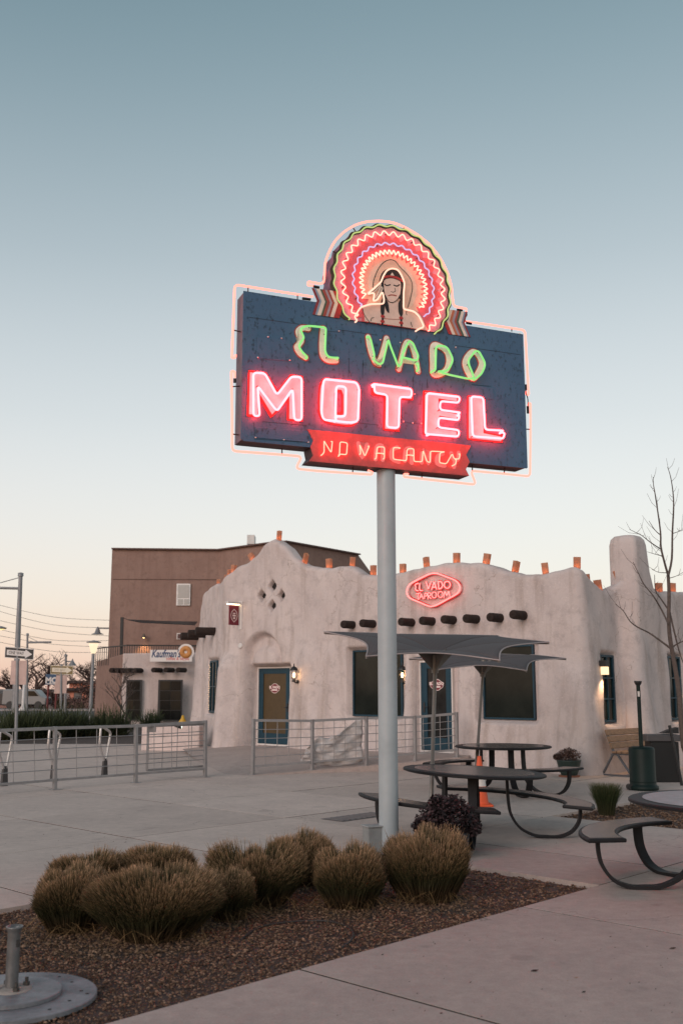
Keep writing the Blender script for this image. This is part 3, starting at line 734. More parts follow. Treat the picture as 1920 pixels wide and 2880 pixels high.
def plate(name, poly, off, th, m, parent):
    b = MB(); b.prism([pt(u, v, off + th) for u, v in poly], -SN * th); return b.build(name, m, parent)
def ring(name, outer, inner, off, th, m, parent):
    n = len(outer); b = MB()
    vs = [pt(*p, off + th) for p in outer] + [pt(*p, off + th) for p in inner] + [pt(*p, off) for p in outer] + [pt(*p, off) for p in inner]
    b.add(vs, [f for i in range(n) for j in [(i + 1) % n] for f in ((i, j, n + j, n + i), (2 * n + i, 2 * n + j, j, i), (n + i, n + j, 3 * n + j, 3 * n + i))]); return b.build(name, m, parent)
def v3(p): return Vector((p[0], p[1], 0))
def smo(p, k=5, closed=False): return [(q.x, q.y) for q in smooth_path([v3(x) for x in p], k, closed)]
TUBE_R = .0115
def tubes(name, paths, off, r, m, parent, rad=.03, closed=False, smooth=False):
    b = MB()
    for p in paths:
        q = [pt(*x, off) for x in p]
        q = smooth_path(q, 4, closed) if smooth else round_path(q, rad, closed)
        if not closed: q = [q[0] - SN * (off - .004)] + q + [q[-1] - SN * (off - .004)]; q = round_path(q, .02, False, 3)
        b.tube(q, r, 8, closed)
    return b.build(name, m, parent)
def pins(paths, off, parent, step=.28):
    mm = mat('standoff', (.09, .06, .055), .5)
    for p in paths:
        L = 0
        for a, c in zip(p, p[1:]):
            L += math.hypot(c[0] - a[0], c[1] - a[1])
            if L > step:
                L = 0; b = MB(); b.tube([pt(*c, 0.004), pt(*c, off)], .006, 6); b.build('standoff', mm, parent)
TO = .055
# --- name row: grey letter plates with dark red outline and green tubes
def stroke_letter(name, centre, w, closed=False, bar=None):
    c = smo(centre, 5, closed)
    if closed:
        for nm, ww, o_, t_, m_ in (('outline', w + .026, .001, .004, P_DRED), (name, w, .005, .004, P_GREY)):
            o1, i1 = strip2d(c, ww, True); q = ring(nm, o1, i1, o_, t_, m_, sign if nm == name else None)
            if nm == 'outline': ol = q
            else: ol.parent = q; ol.data.transform(Matrix.Translation(-POLE))
        return q
    q = plate(name, strip2d(c, w), .005, .004, P_GREY, sign); plate('outline', strip2d(c, w + .026), .001, .004, P_DRED, q)
    if bar: plate('crossbar', strip2d(smo(bar, 2), w * .8), .0055, .004, P_GREY, q)
    return q
e1 = stroke_letter('letter', U(2, [(805, 515), (745, 510), (705, 545), (722, 600), (738, 635), (712, 675), (690, 705), (722, 765), (780, 805)]), .062)
l1 = stroke_letter('letter', U(2, [(955, 515), (945, 600), (942, 700), (950, 785), (1000, 832), (1085, 838)]), .062)
v1 = stroke_letter('letter', U(2, [(1405, 600), (1420, 700), (1450, 800), (1490, 865), (1530, 870)]) + U(3, [(55, 595), (90, 560), (120, 480), (150, 365)]), .062)
a1 = stroke_letter('letter', U(3, [(262, 650), (285, 560), (320, 430), (350, 400), (385, 440), (420, 560), (440, 670)]), .062, bar=U(3, [(300, 575), (420, 590)]))
d1 = stroke_letter('letter', U(3, [(575, 440), (640, 440), (700, 490), (722, 570), (700, 650), (650, 690), (580, 695), (572, 600)]), .068, True)
o1 = stroke_letter('letter', U(3, [(945, 490), (990, 520), (1020, 600), (990, 680), (945, 735), (900, 690), (868, 600), (895, 530)]), .068, True)
gt = [U(2, [(800, 800), (740, 740), (712, 690), (735, 645), (767, 608), (745, 560), (730, 520), (775, 490), (830, 487), (985, 503), (982, 560), (975, 740), (1000, 795), (1055, 806), (1110, 806)], TO),
      U(2, [(1410, 590), (1432, 620), (1470, 780), (1520, 865)], TO)[:3] + U(3, [(30, 560), (85, 605), (118, 590), (168, 370), (185, 430), (262, 630), (285, 600), (300, 500), (360, 385), (395, 410), (445, 530), (430, 572), (305, 540)], TO),
      U(3, [(440, 590), (445, 655)], TO),
      U(3, [(575, 668), (600, 655), (605, 450), (625, 432), (705, 438), (765, 560), (715, 665), (610, 668), (730, 700), (895, 735), (960, 735), (905, 600), (905, 560), (965, 480), (1000, 485), (1062, 600), (1025, 690), (970, 735)], TO)]
for q, o_ in zip(gt, (e1, v1, a1, d1)):
    tubes('neon_tube', [q], TO, .0122, N_GREEN, o_, .05); pins([q], TO, o_, .22)
# --- MOTEL
def block_letter(outer, inner, tube_paths, closed=False, r=.04):
    q = plate('letter', outer, .004, .006, P_RED, sign); plate('letter_face', inner, .0105, .004, P_PINK, q)
    tubes('neon_tube', tube_paths, .062, .0125, N_PINK, q, r, closed); pins(tube_paths, .06, q, .42); return q
block_letter(U(4, [(205, 75), (385, 100), (500, 282), (625, 120), (755, 135), (750, 592), (590, 578), (598, 388), (430, 560), (322, 370), (312, 546), (190, 540)]),
             U(4, [(222, 100), (378, 118), (500, 318), (640, 148), (740, 156), (737, 578), (614, 565), (616, 330), (442, 522), (308, 300), (296, 522), (212, 520)]),
             [U(4, [(258, 100), (372, 104), (495, 325), (640, 138), (742, 145), (742, 578), (668, 574), (652, 262), (495, 488), (302, 232), (322, 535), (260, 532)], .062)], True)
o_out = smo(U(4, [(980, 158), (1240, 190), (1300, 215), (1322, 280), (1310, 560), (1270, 622), (1200, 640), (1010, 612), (935, 565), (905, 480), (912, 260), (935, 190)]), 3, True)
cx_, cy_ = U(4, [(1110, 400)])[0]
hole = U(4, [(1088, 285), (1140, 292), (1138, 532), (1084, 525)])
def to_rect(p, h):      # project a ring point onto the slot in the O
    du, dv = p[0] - cx_, p[1] - cy_; k = 1 / max(abs(du) / h[0], abs(dv) / h[1]); return (cx_ + du * k, cy_ + dv * k)
om = ring('letter', o_out, [to_rect(p, (.035, .115)) for p in o_out], .004, .006, P_RED, sign)
ring('letter_face', [(cx_ + (p[0] - cx_) * .94 + .004, cy_ + (p[1] - cy_) * .94) for p in o_out], [to_rect(p, (.055, .145)) for p in o_out], .0105, .004, P_PINK, om)
op = U(4, [(975, 165), (1290, 198), (1318, 260), (1305, 590), (1230, 602), (960, 572), (940, 500), (958, 200)], .062)
tubes('neon_tube', [op], .062, .0125, N_PINK, om, .08, True)
tubes('neon_tube', [U(4, [(1085, 580), (1080, 500), (1088, 232), (1186, 243), (1180, 540), (1095, 538)], .062)], .062, .0125, N_PINK, om, .04); pins([op], .06, om, .4)
block_letter(U(5, [(10, 62), (388, 110), (392, 216), (277, 206), (268, 505), (118, 490), (126, 182), (10, 166)]),
             U(5, [(40, 78), (375, 122), (378, 205), (262, 192), (256, 490), (135, 478), (142, 168), (40, 150)]),
             [U(5, [(36, 66), (385, 112), (380, 190), (272, 182), (264, 470), (155, 462), (160, 165), (42, 145), (40, 80)], .062)])
block_letter(U(5, [(485, 125), (805, 168), (805, 240), (605, 216), (605, 296), (805, 332), (805, 402), (612, 372), (606, 466), (802, 492), (802, 557), (485, 530)]),
             U(5, [(500, 145), (792, 182), (792, 226), (622, 200), (622, 312), (792, 345), (792, 388), (630, 357), (622, 480), (788, 505), (788, 543), (500, 516)]),
             [U(5, [(540, 527), (510, 520), (522, 148), (825, 184), (815, 238), (645, 222), (640, 302), (828, 328)], .062), U(5, [(818, 348), (815, 398), (630, 374), (625, 464), (820, 490), (810, 550), (545, 527)], .062)])
block_letter(U(5, [(890, 172), (1040, 190), (1052, 505), (1215, 540), (1213, 608), (890, 578)]),
             U(5, [(902, 186), (1026, 200), (1036, 520), (1198, 552), (1198, 594), (902, 565)]),
             [U(5, [(1222, 494), (1055, 484), (1040, 190), (928, 178), (942, 546), (1222, 568), (1235, 520), (1212, 508)], .062)])
# --- NO VACANCY banner: box hanging below the cabinet
bn = [(864.5, 1207.5), (881.3, 1238.9), (873.7, 1258.5), (880.8, 1281), (870, 1296.4), (1318.5, 1338), (1309.4, 1320), (1320, 1298.8), (1310, 1278.9), (1324, 1252.8)]
bq = [uv(*p, .014) for p in bn]
b = MB(); b.prism([pt(*p, .014) for p in bq], -SN * .012); ban = b.build('vacancy_banner', P('banner', (.52, .085, .08), var=.2), sign)
b = MB(); lo = [bq[2], bq[3], bq[4], bq[5], bq[6], bq[7]]; lo[0] = (lo[0][0] + .01, vB - .003); lo[5] = (lo[5][0] - .01, vB - .003)
b.prism([pt(u_, v_ , -.001) for u_, v_ in lo], -SN * (SDEP - .02)); b.build('banner_box', P_UNDER, sign)
VO = .014; P_VACL = P('vacancy_letter', (.66, .27, .27))
for c in ([(500, 205), (530, 325), (572, 215)], [(645, 340), (655, 240), (690, 222), (705, 250), (705, 345)], [(828, 240), (785, 262), (780, 330), (840, 362)], [(892, 352), (900, 265), (930, 248), (948, 270), (950, 370)], [(1035, 368), (1045, 262), (1095, 380), (1105, 285)], [(1215, 290), (1170, 315), (1165, 375), (1228, 395)], [(1285, 288), (1300, 335), (1320, 345), (1345, 335), (1348, 285)]):
    plate('painted_letter', strip2d(smo(U(6, c), 3), .05), VO + .0005, .003, P_VACL, ban)
plate('painted_letter', strip2d(U(6, [(1318, 350), (1310, 405)]), .05), VO + .0005, .0025, P_VACL, ban)
VT = .05
for q in ([(198, 298), (215, 278), (214, 178), (228, 205), (275, 282), (285, 180)], [(345, 305), (345, 290), (350, 188), (412, 198), (405, 298), (348, 293)], [(525, 290), (515, 210), (560, 312), (598, 222)],
          [(655, 330), (664, 232), (726, 232), (725, 330)], [(664, 285), (722, 288)], [(862, 240), (800, 237), (800, 337), (912, 350), (918, 248), (974, 246), (975, 356), (1045, 358), (1052, 260), (1085, 355), (1112, 366), (1115, 268), (1240, 274), (1195, 282), (1190, 366), (1250, 376), (1300, 288), (1312, 332), (1358, 336), (1366, 288)], [(920, 300), (972, 303)], [(1335, 336), (1328, 378), (1310, 388)]):
    qq = U(6, q, VT); tubes('neon_tube', [qq], VT, .0062, N_VAC, ban, .022); pins([qq], VT, ban, .4)
# --- crest: scalloped headdress
c3 = [uv(*zz_(1, 268, 565)), uv(*zz_(1, 735, 92)), uv(*zz_(1, 1332, 640))]
(ax_, ay_), (bx_, by_), (cx2, cy2) = c3
dd = 2 * (ax_ * (by_ - cy2) + bx_ * (cy2 - ay_) + cx2 * (ay_ - by_))
CU = ((ax_ ** 2 + ay_ ** 2) * (by_ - cy2) + (bx_ ** 2 + by_ ** 2) * (cy2 - ay_) + (cx2 ** 2 + cy2 ** 2) * (ay_ - by_)) / dd
CV = ((ax_ ** 2 + ay_ ** 2) * (cx2 - bx_) + (bx_ ** 2 + by_ ** 2) * (ax_ - cx2) + (cx2 ** 2 + cy2 ** 2) * (bx_ - ax_)) / dd
CR = math.hypot(ax_ - CU, ay_ - CV)
BLn = (U(1, [(125, 895)])[0], U(1, [(1500, 1095)])[0])      # straight lower edge of the crest
def clip(poly):
    (x0, y0), (x1, y1) = BLn
    side = lambda p: (x1 - x0) * (p[1] - y0) - (y1 - y0) * (p[0] - x0)
    out = []
    for i in range(len(poly)):
        a, c = poly[i - 1], poly[i]; sa, sc = side(a), side(c)
        if sa * sc < 0: t = sa / (sa - sc); out.append((a[0] + (c[0] - a[0]) * t, a[1] + (c[1] - a[1]) * t))
        if sc >= 0: out.append(c)
    return out
def wave(r0, amp, nw, zig=False, n=None, c=(0, 0)):
    out = []; n = n or nw * (2 if zig else 10)
    for i in range(n):
        a = 2 * PI * i / n
        w = (1 if i % 2 else -1) if zig else math.cos(nw * a)
        out.append((CU + c[0] + (r0 + amp * w) * math.sin(a), CV + c[1] + (r0 + amp * w) * math.cos(a)))
    return out
scal = clip(wave(CR * .985, CR * .016, 26)); crest = plate('headdress_crest', scal, .004, .008, P_BROWN, sign)
scb = [(p[0] - (p[0] - CU) * .004, p[1]) for p in scal]
b = MB(); b.prism([pt(*p, .003) for p in clip(wave(CR * .975, CR * .016, 26))], -SN * SDEP); b.build('crest_box', mat('crest_side', (.16, .07, .13), .5, var=.2), sign)
plate('mauve_band', clip(wave(CR * .925, CR * .014, 26)), .0125, .003, P_MAUVE, crest)
def facet(r0, amp, nw, m, off, cs): return plate('feather_ring', clip(wave(r0, amp, nw, True)), off, .003, m, crest)
facet(CR * .79, CR * .045, 34, P('feather_red', (.74, .13, .15)), .016, 0)
facet(CR * .50, CR * .04, 38, P_PEACH, .0195, 0)
plate('feather_ring', clip(wave(CR * .40, 0.0, 20)), .023, .002, P('cream_disc', (.86, .60, .45)), crest)
def arc(r0, amp, nw, a0, a1, off, n=300, cx=0.0):
    return [(CU + cx + (r0 + amp * math.cos(nw * a)) * math.sin(a), CV + (r0 + amp * math.cos(nw * a)) * math.cos(a)) for i in range(n + 1) for a in [math.radians(a0 + (a1 - a0) * i / n)]]
def arctube(r0, amp, nw, a0, a1, off, m, r):
    q = [pt(u_, v_, off) for u_, v_ in arc(r0, amp, nw, a0, a1, off)]; q = [q[0] - SN * (off - .02)] + q + [q[-1] - SN * (off - .02)]
    b = MB(); b.tube(q, r, 7); b.build('neon_tube', m, crest)
arctube(CR * .945, CR * .014, 26, -131, 133, .05, N_LIME, .0085)
arctube(CR * .82, CR * .032, 34, -133, 136, .06, N_CREAM, .0078)
arctube(CR * .655, CR * .016, 30, -126, 127, .06, N_LAV, .0085)
arctube(CR * .525, CR * .03, 46, -117, 120, .06, N_CREAM, .0085)
# striped blankets either side
def stripes(x0s, ytop, dmid, dbot, cols, ymid, ybot, sl=.145):
    x00 = x0s[0]
    for i, cm in enumerate(cols):
        xa, xb = x0s[i], x0s[i + 1]
        Y = lambda x, y: y + sl * (x - x00)
        poly = [(xa, Y(xa, ytop)), (xb, Y(xb, ytop)), (xb + dmid, Y(xb + dmid, ymid)), (xb + dbot, Y(xb + dbot, ybot)), (xa + dbot, Y(xa + dbot, ybot)), (xa + dmid, Y(xa + dmid, ymid))]
        b = MB(); b.prism([pt(*p, .010 + .0004 * i) for p in U(1, poly)], -SN * .006); b.build('blanket_stripe', cm, crest)
stripes([112, 134, 152, 184, 200, 226, 246, 266, 296, 345], 660, 46, 8, [P_MAR, P_SLATE, P_CREAM, P_GRN, P_DRED, P_VIO, P_DRED, P_CREAM, P_RED], 765, 892)
stripes([1292, 1322, 1350, 1372, 1392, 1410, 1428, 1452, 1466, 1482], 846, -26, 26, [P_RED, P_CREAM, P_ORNG, P_VIO, P_DRED, P_GRN, P_CREAM, P_SLATE, P_MAR], 945, 1062)
# the portrait
def shape(name, pts_, off, m, k=3): return plate(name, smo(U(1, pts_), k, True), off, .002, m, crest)
shape('hood', [(655, 660), (652, 600), (690, 500), (740, 440), (790, 418), (840, 430), (880, 480), (940, 540), (980, 600), (988, 670), (970, 770), (945, 850), (800, 850), (640, 800)], .0262, P_TAN)
def line(name, pts_, w, off, m): return plate(name, strip2d(smo(U(1, pts_), 4), w), off, .0015, m, crest)
line('hood_line', [(645, 670), (650, 605), (690, 500), (740, 440), (790, 418), (840, 430), (880, 480), (940, 540), (980, 600), (990, 670), (970, 770), (948, 840)], .008, .0285, P_BLK)
plate('torso', clip(smo(U(1, [(552, 850), (575, 822), (640, 806), (735, 790), (800, 770), (880, 800), (925, 845), (1010, 865), (1065, 915), (1100, 990), (1110, 1060), (860, 1080), (600, 1040), (568, 920)]), 3, True)), .0305, .002, P_SKIN, crest)
shape('hair', [(745, 512), (790, 500), (850, 512), (890, 560), (912, 610), (910, 690), (904, 790), (906, 890), (888, 915), (868, 880), (866, 800), (878, 760), (760, 760), (742, 890), (726, 905), (710, 880), (712, 800), (726, 745), (700, 680), (698, 610), (716, 548)], .0332, P_BLK)
shape('hair_lock', [(752, 765), (775, 800), (785, 885), (760, 865), (742, 800)], .0336, P_BLK)
shape('face', [(742, 600), (800, 583), (870, 598), (886, 640), (880, 720), (852, 775), (812, 796), (775, 782), (750, 735), (738, 660)], .0358, P_SKIN)
line('jaw_line', [(750, 735), (775, 782), (812, 796), (852, 775), (876, 735)], .007, .0382, P_BLK)
line('eye', [(745, 636), (762, 648), (792, 640)], .014, .0382, P_BLK); line('eye', [(825, 645), (852, 652), (874, 640)], .014, .0382, P_BLK)
line('nose', [(832, 668), (838, 696), (815, 706), (800, 698)], .006, .0382, P_BLK); line('mouth', [(778, 736), (808, 730), (846, 738)], .013, .0382, P_DRED)
line('headband', [(728, 580), (790, 566), (850, 580), (902, 608)], .03, .0385, P_RED); line('headband_line', [(728, 592), (790, 579), (850, 593), (900, 622)], .006, .0402, P_BLK)
plate('band_mark', U(1, [(792, 558), (810, 532), (828, 562)]), .0402, .002, P_CREAM, crest)
for x, y in ((728, 918), (726, 962), (890, 932), (890, 975)): plate('bead', [(uv(*zz_(1, x, y))[0] + .026 * math.cos(a), uv(*zz_(1, x, y))[1] + .018 * math.sin(a)) for a in [2 * PI * i / 14 for i in range(14)]], .0345, .003, P_RED, crest)
for pp in ([(722, 895), (728, 940), (724, 985)], [(890, 900), (891, 950), (893, 1000)]): line('braid', pp, .024, .0333, P_BLK)
line('necklace', [(735, 935), (800, 942), (880, 944)], .004, .0345, P_DRED)
for pp in ([(622, 960), (630, 935), (650, 928)], [(975, 968), (980, 990), (988, 1008)], [(552, 850), (565, 900), (610, 968)], [(938, 870), (935, 890), (940, 905)]): line('body_line', pp, .007, .0332, P_BLK)
for i, pp in enumerate(([(600, 716), (650, 690), (700, 640)], [(660, 770), (690, 730), (715, 670)])): plate('feather', strip2d(smo(U(1, pp), 3), .045), .0345, .002, P_CREAM, crest); line('feather_line', pp, .005, .037, P_BLK)
fig = U(1, [(515, 945), (490, 915), (512, 878), (545, 828), (630, 800), (748, 797), (752, 760), (738, 690), (690, 765), (655, 775), (668, 700), (605, 712), (725, 606), (742, 555), (775, 502), (820, 484), (872, 495), (905, 545), (932, 612), (924, 700), (922, 845), (1015, 864), (1060, 908), (1088, 965), (1102, 1000), (1048, 1026)], .062)
tubes('neon_tube', [fig], .062, .0095, N_WHITE, crest, .03)
for i in range(16):
    a = math.radians(-115 + 230 * i / 15); r0 = CR * (.82 if i % 2 else .66)
    b = MB(); q = (CU + r0 * math.sin(a), CV + r0 * math.cos(a)); b.tube([pt(*q, .018), pt(*q, .06)], .007, 6); b.build('standoff', mat('standoff', (.09, .06, .055), .5), crest)
# --- border tube round the whole sign
BO = -.10
def border(k, pts_, rad=.05):
    q = round_path([pt(*uv(*zz_(kk, x, y), BO), BO) for kk, x, y in [(k, *p) for p in pts_]], rad); b = MB(); b.tube(q, .0125, 8); return b.build('border_tube', N_BORDER, sign)
border(2, [(855, 195), (480, 137), (72, 72), (55, 500), (42, 808), (78, 805), (80, 775)])
border(4, [(72, 150), (72, 88), (38, 85), (45, 500), (46, 885), (540, 922), (745, 940), (682, 1062), (900, 1085), (1440, 1122), (1452, 1098), (1405, 1080)])
border(3, [(875, 208), (1100, 240), (1422, 290), (1440, 600), (1456, 885), (1432, 880), (1430, 850)])
border(5, [(1450, 300), (1454, 240), (1472, 245), (1472, 600), (1468, 915), (1230, 890), (924, 862), (972, 990), (640, 955), (310, 918), (312, 892), (352, 893)])
b_ = [(130, 637), (80, 637), (80, 602), (222, 627), (233, 430), (270, 330), (320, 240), (400, 160), (500, 100), (600, 72), (720, 66), (830, 80), (930, 120), (1050, 190), (1160, 280), (1250, 400), (1310, 520), (1345, 640), (1355, 760), (1365, 820), (1478, 842), (1472, 875)]
border(1, b_, .06)
mm = mat('clip_dark', (.05, .03, .03), .5)
for k, x0, y0, x1, y1 in [(2, 205, 105, 205, 150), (2, 700, 180, 700, 220), (4, 545, 925, 545, 855), (4, 1252, 1100, 1255, 1040), (5, 475, 935, 475, 890), (5, 938, 862, 940, 810), (5, 1230, 890, 1235, 835), (3, 1300, 270, 1300, 300), (2, 65, 530, 145, 550), (4, 50, 240, 130, 235), (4, 45, 715, 120, 725), (5, 1470, 482, 1425, 480), (1, 300, 335, 345, 355), (1, 480, 130, 500, 160), (1, 930, 120, 915, 150), (1, 1215, 370, 1190, 390)]:
    b = MB(); b.tube([pt(*uv(*zz_(k, x0, y0), BO), BO), pt(*uv(*zz_(k, x1, y1), BO), BO)], .007, 6); b.build('tube_clip', mm, sign)
for k, x0, y0, x1, y1 in [(2, 750, 212, 830, 222), (3, 885, 222, 930, 230), (5, 1447, 270, 1450, 335), (3, 1427, 790, 1430, 840), (4, 72, 160, 72, 200), (1, 130, 645, 180, 655), (1, 1395, 850, 1440, 858)]:
    b = MB(); b.tube([pt(*uv(*zz_(k, x0, y0), -.06), -.06), pt(*uv(*zz_(k, x1, y1), -.06), -.06)], .016, 8); b.build('electrode_sleeve', P_BLK, sign)
b = MB(); b.tube(smooth_path([pt(*q, -.04) for q in U(3, [(880, 118), (890, 150), (868, 190), (890, 222)], -.04)], 4), .006, 6); b.tube(smooth_path([pt(*q, -.04) for q in U(5, [(1425, 70), (1432, 150), (1447, 200), (1450, 280)], -.04)], 4), .006, 6); b.build('wire', P_BLK, sign)
# service box and conduit at the foot of the pole
bx = thing('electrical_box', gnd(1060, 2398) + Vector((-.02, .06, 0)), 'small grey steel electrical box at the foot of the sign pole', 'electrical box')
o0 = bx.location
b = MB(); b.box(o0 + UP * .13, (.22, .16, .26), (SU, SN, UP)); b.build('box', mat('box_grey', (.25, .255, .25), .5, var=.15, scale=8), bx, .008)
b = MB(); b.box(o0 + UP * .265, (.25, .19, .015), (SU, SN, UP)); b.build('lid', mat('box_grey2', (.3, .3, .295), .5, var=.15, scale=8), bx, .004)
b = MB(); b.box(o0 + SU * .18 + UP * .1, (.12, .12, .2), (SU, SN, UP)); b.cyl(o0 + SU * .12 + UP * .22 + SN * .02, o0 + SU * .26 + UP * .22 + SN * .02, .025, 10); b.build('conduit', mat('box_grey3', (.2, .205, .205), .5, var=.15, scale=8), bx, .01)
# ------------------------------------------------------------------ railings, gate, banner
M_GALV = mat('galvanised', (.30, .285, .285), .5, metal=.35, var=.15, scale=6)
def railing(name, posts, tops, label, nv, nh=4, low=.16, group='grey mesh railings on the plaza'):
    t = thing(name, posts[0], label, 'railing', group)
    for p, q in zip(posts, tops):
        b = MB(); b.beam(p, q, .06, .06, EX); b.build('post', M_GALV, t, .004)
        b = MB(); b.box(Vector(p) + UP * .006, (.15, .15, .012), (EX, DX, UP)); b.build('foot_plate', M_GALV, t)
    for (p, q), (p2, q2) in zip(zip(posts, tops), zip(posts[1:], tops[1:])):
        p, q, p2, q2 = map(Vector, (p, q, p2, q2)); dr_ = (p2 - p).normalized() * .032
        b = MB(); b.beam(q - UP * .03 + dr_, q2 - UP * .03 - dr_, .05, .05); b.build('top_rail', M_GALV, t)
        b = MB(); b.beam(p + UP * low + dr_, p2 + UP * low - dr_, .04, .04); b.build('bottom_rail', M_GALV, t)
        for k in range(1, nv + 1):
            f = k / (nv + 1); b = MB(); b.cyl((p + UP * low).lerp(p2 + UP * low, f), (q - UP * .05).lerp(q2 - UP * .05, f), .0075, 6); b.build('wire', M_GALV, t)
        for k in range(1, nh + 1):
            f = k / (nh + 1); b = MB(); b.cyl((p + UP * low).lerp(q - UP * .03, f) + dr_, (p2 + UP * low).lerp(q2 - UP * .03, f) - dr_, .0075, 6); b.build('wire', M_GALV, t)
    return t
FP = [gnd(-90, 2243), gnd(155, 2221), gnd(382, 2202), gnd(577, 2186)]
railing('railing', FP[:3] + [FP[3]], [dep(x, y, p.y) for (x, y), p in zip([(-92, 2053), (156, 2043), (383, 2037), (578, 2026)], FP)], 'long grey mesh railing on the plaza left of the building', 3, 4)
RT = [dep(x, y, p[1]) for (x, y), p in zip([(714, 2022), (881, 2023), (1030, 2016), (1162, 2013), (1283, 2003)], RAIL)]
railing('railing', [Vector(p) for p in RAIL], [Vector((p[0], p[1], q.z)) for p, q in zip(RAIL, RT)], 'grey mesh railing along the ramp below the teal doors', 4, 4)
# gate folded back behind the end of the left railing
ga, gb = FP[3] + Vector((-.03, .14, 0)), FP[2] + Vector((.14, .3, 0))
gt_ = thing('gate', ga, 'grey mesh gate folded back behind the end of the long railing', 'gate')
ztp, zbt = 1.0, .2
for p in (ga, gb): b = MB(); b.beam(p + UP * zbt, p + UP * ztp, .04); b.build('stile', M_GALV, gt_)
for z in (zbt, ztp): b = MB(); b.beam(ga + UP * z, gb + UP * z, .04); b.build('rail', M_GALV, gt_)
for k in range(1, 4): b = MB(); b.cyl(ga.lerp(gb, k / 4) + UP * zbt, ga.lerp(gb, k / 4) + UP * ztp, .0075, 6); b.build('wire', M_GALV, gt_)
for k in range(1, 4): z = zbt + (ztp - zbt) * k / 4; b = MB(); b.cyl(ga + UP * z, gb + UP * z, .0075, 6); b.build('wire', M_GALV, gt_)
b = MB(); b.box(gb + UP * .95 + Vector((.06, 0, 0)), (.16, .06, .12)); b.build('latch_box', mat('latch', (.2, .19, .19), .5), gt_)
# crumpled white banner tied to the ramp railing
def cloth(name, grid, m, label, cat):
    n, k = len(grid), len(grid[0]); b = MB(); b.add([p for r in grid for p in r], [(i * k + j, (i + 1) * k + j, (i + 1) * k + j + 1, i * k + j + 1) for i in range(n - 1) for j in range(k - 1)], True)
    o = b.build(name, m); so = o.modifiers.new('solid', 'SOLIDIFY'); so.thickness = .004; return tag(o, label, cat)
def rail_pt(x, y):      # point on the vertical plane through the second and third post
    a, c = Vector(RAIL[1]), Vector(RAIL[2]); nn = (c - a).cross(UP).normalized(); return onp(x, y, a - nn * .05, nn), -nn
gr = []
for i in range(25):
    f = i / 24; row = []
    xt = 872 + 150 * f; yt = interp([(0, 2095), (.2, 2072), (.35, 2078), (.55, 2062), (.75, 2040), (1, 2018)], f); yb = interp([(0, 2142), (.3, 2153), (.6, 2156), (1, 2142)], f); xb = 846 + 174 * f
    for j in range(17):
        g_ = j / 16; p, nn = rail_pt(xt + (xb - xt) * g_, yt + (yb - yt) * g_)
        row.append(p + nn * (.04 + .05 * math.sin(9 * f + 5 * g_) * math.sin(4 * g_ + 2 * f) + .025 * math.sin(23 * f - 14 * g_) + .02 * math.sin(31 * g_ + 7 * f)))
    gr.append(row)
M_BAN = mat('banner_vinyl', (.62, .57, .55), .45, var=.3, scale=4.5, col2=(.42, .39, .385))
cloth('vinyl_banner', gr, M_BAN, 'crumpled white vinyl banner tied inside the ramp railing', 'banner')

# ------------------------------------------------------------------ neon taproom sign on the front wall
TZ = (1110, 1580, 220 / 1568)
tsn = NF; tso = onp(1250, 1655, CORNER + NF * .12, NF)
ts = thing('taproom_sign', tso, 'small red neon taproom sign in a rounded hexagon on the adobe front', 'sign')
N_TAP = emis('neon_red', (1, .135, .125), 3.8)
def tq(p, o_=.12): return onp(TZ[0] + p[0] * TZ[2], TZ[1] + p[1] * TZ[2], CORNER + NF * o_, NF)
hexp = [(740, 238), (850, 238), (1000, 290), (1215, 378), (1290, 470), (1295, 545), (1240, 640), (1050, 750), (850, 860), (760, 890), (670, 885), (480, 805), (300, 725), (245, 645), (240, 570), (290, 460), (420, 380), (640, 270)]
b = MB(); b.tube(smooth_path([tq(p, .16) for p in hexp], 3, True), .015, 8, True); b.build('outline_tube', N_TAP, ts)
b = MB(); q = smooth_path([tq(p, .16) for p in hexp], 2, True); b.add([p - NF * .10 + UP * .02 for p in q] + [p - NF * .10 - UP * .02 for p in q], [(i, (i + 1) % len(q), len(q) + (i + 1) % len(q), len(q) + i) for i in range(len(q))]); b.build('outline_channel', P_RED, ts)
def ell(cx, cy, rx, ry, n=14): return [(cx + rx * math.cos(2 * PI * i / n), cy + ry * math.sin(2 * PI * i / n)) for i in range(n + 1)]
TL_ = [[[(468, 432), (415, 448), (400, 480), (425, 505), (405, 545), (430, 577), (468, 580)]], [[(497, 428), (490, 520), (500, 577), (552, 577)]], [[(622, 402), (670, 548), (722, 398)]], [[(732, 562), (785, 398), (832, 552)], [(755, 512), (815, 507)]],
       [[(868, 398), (875, 548), (930, 530), (957, 470), (930, 400), (868, 398)]], [ell(1045, 460, 62, 72)],
       [[(428, 640), (512, 625)], [(468, 636), (466, 762)]], [[(488, 752), (525, 638), (568, 745)], [(505, 705), (552, 702)]], [[(588, 742), (595, 630), (640, 635), (642, 680), (595, 690)]], [[(662, 745), (658, 620), (714, 625), (716, 675), (664, 684), (722, 740)]], [ell(785, 665, 46, 60)], [ell(910, 655, 50, 62)], [[(978, 722), (995, 590), (1035, 682), (1080, 585), (1102, 712)]]]
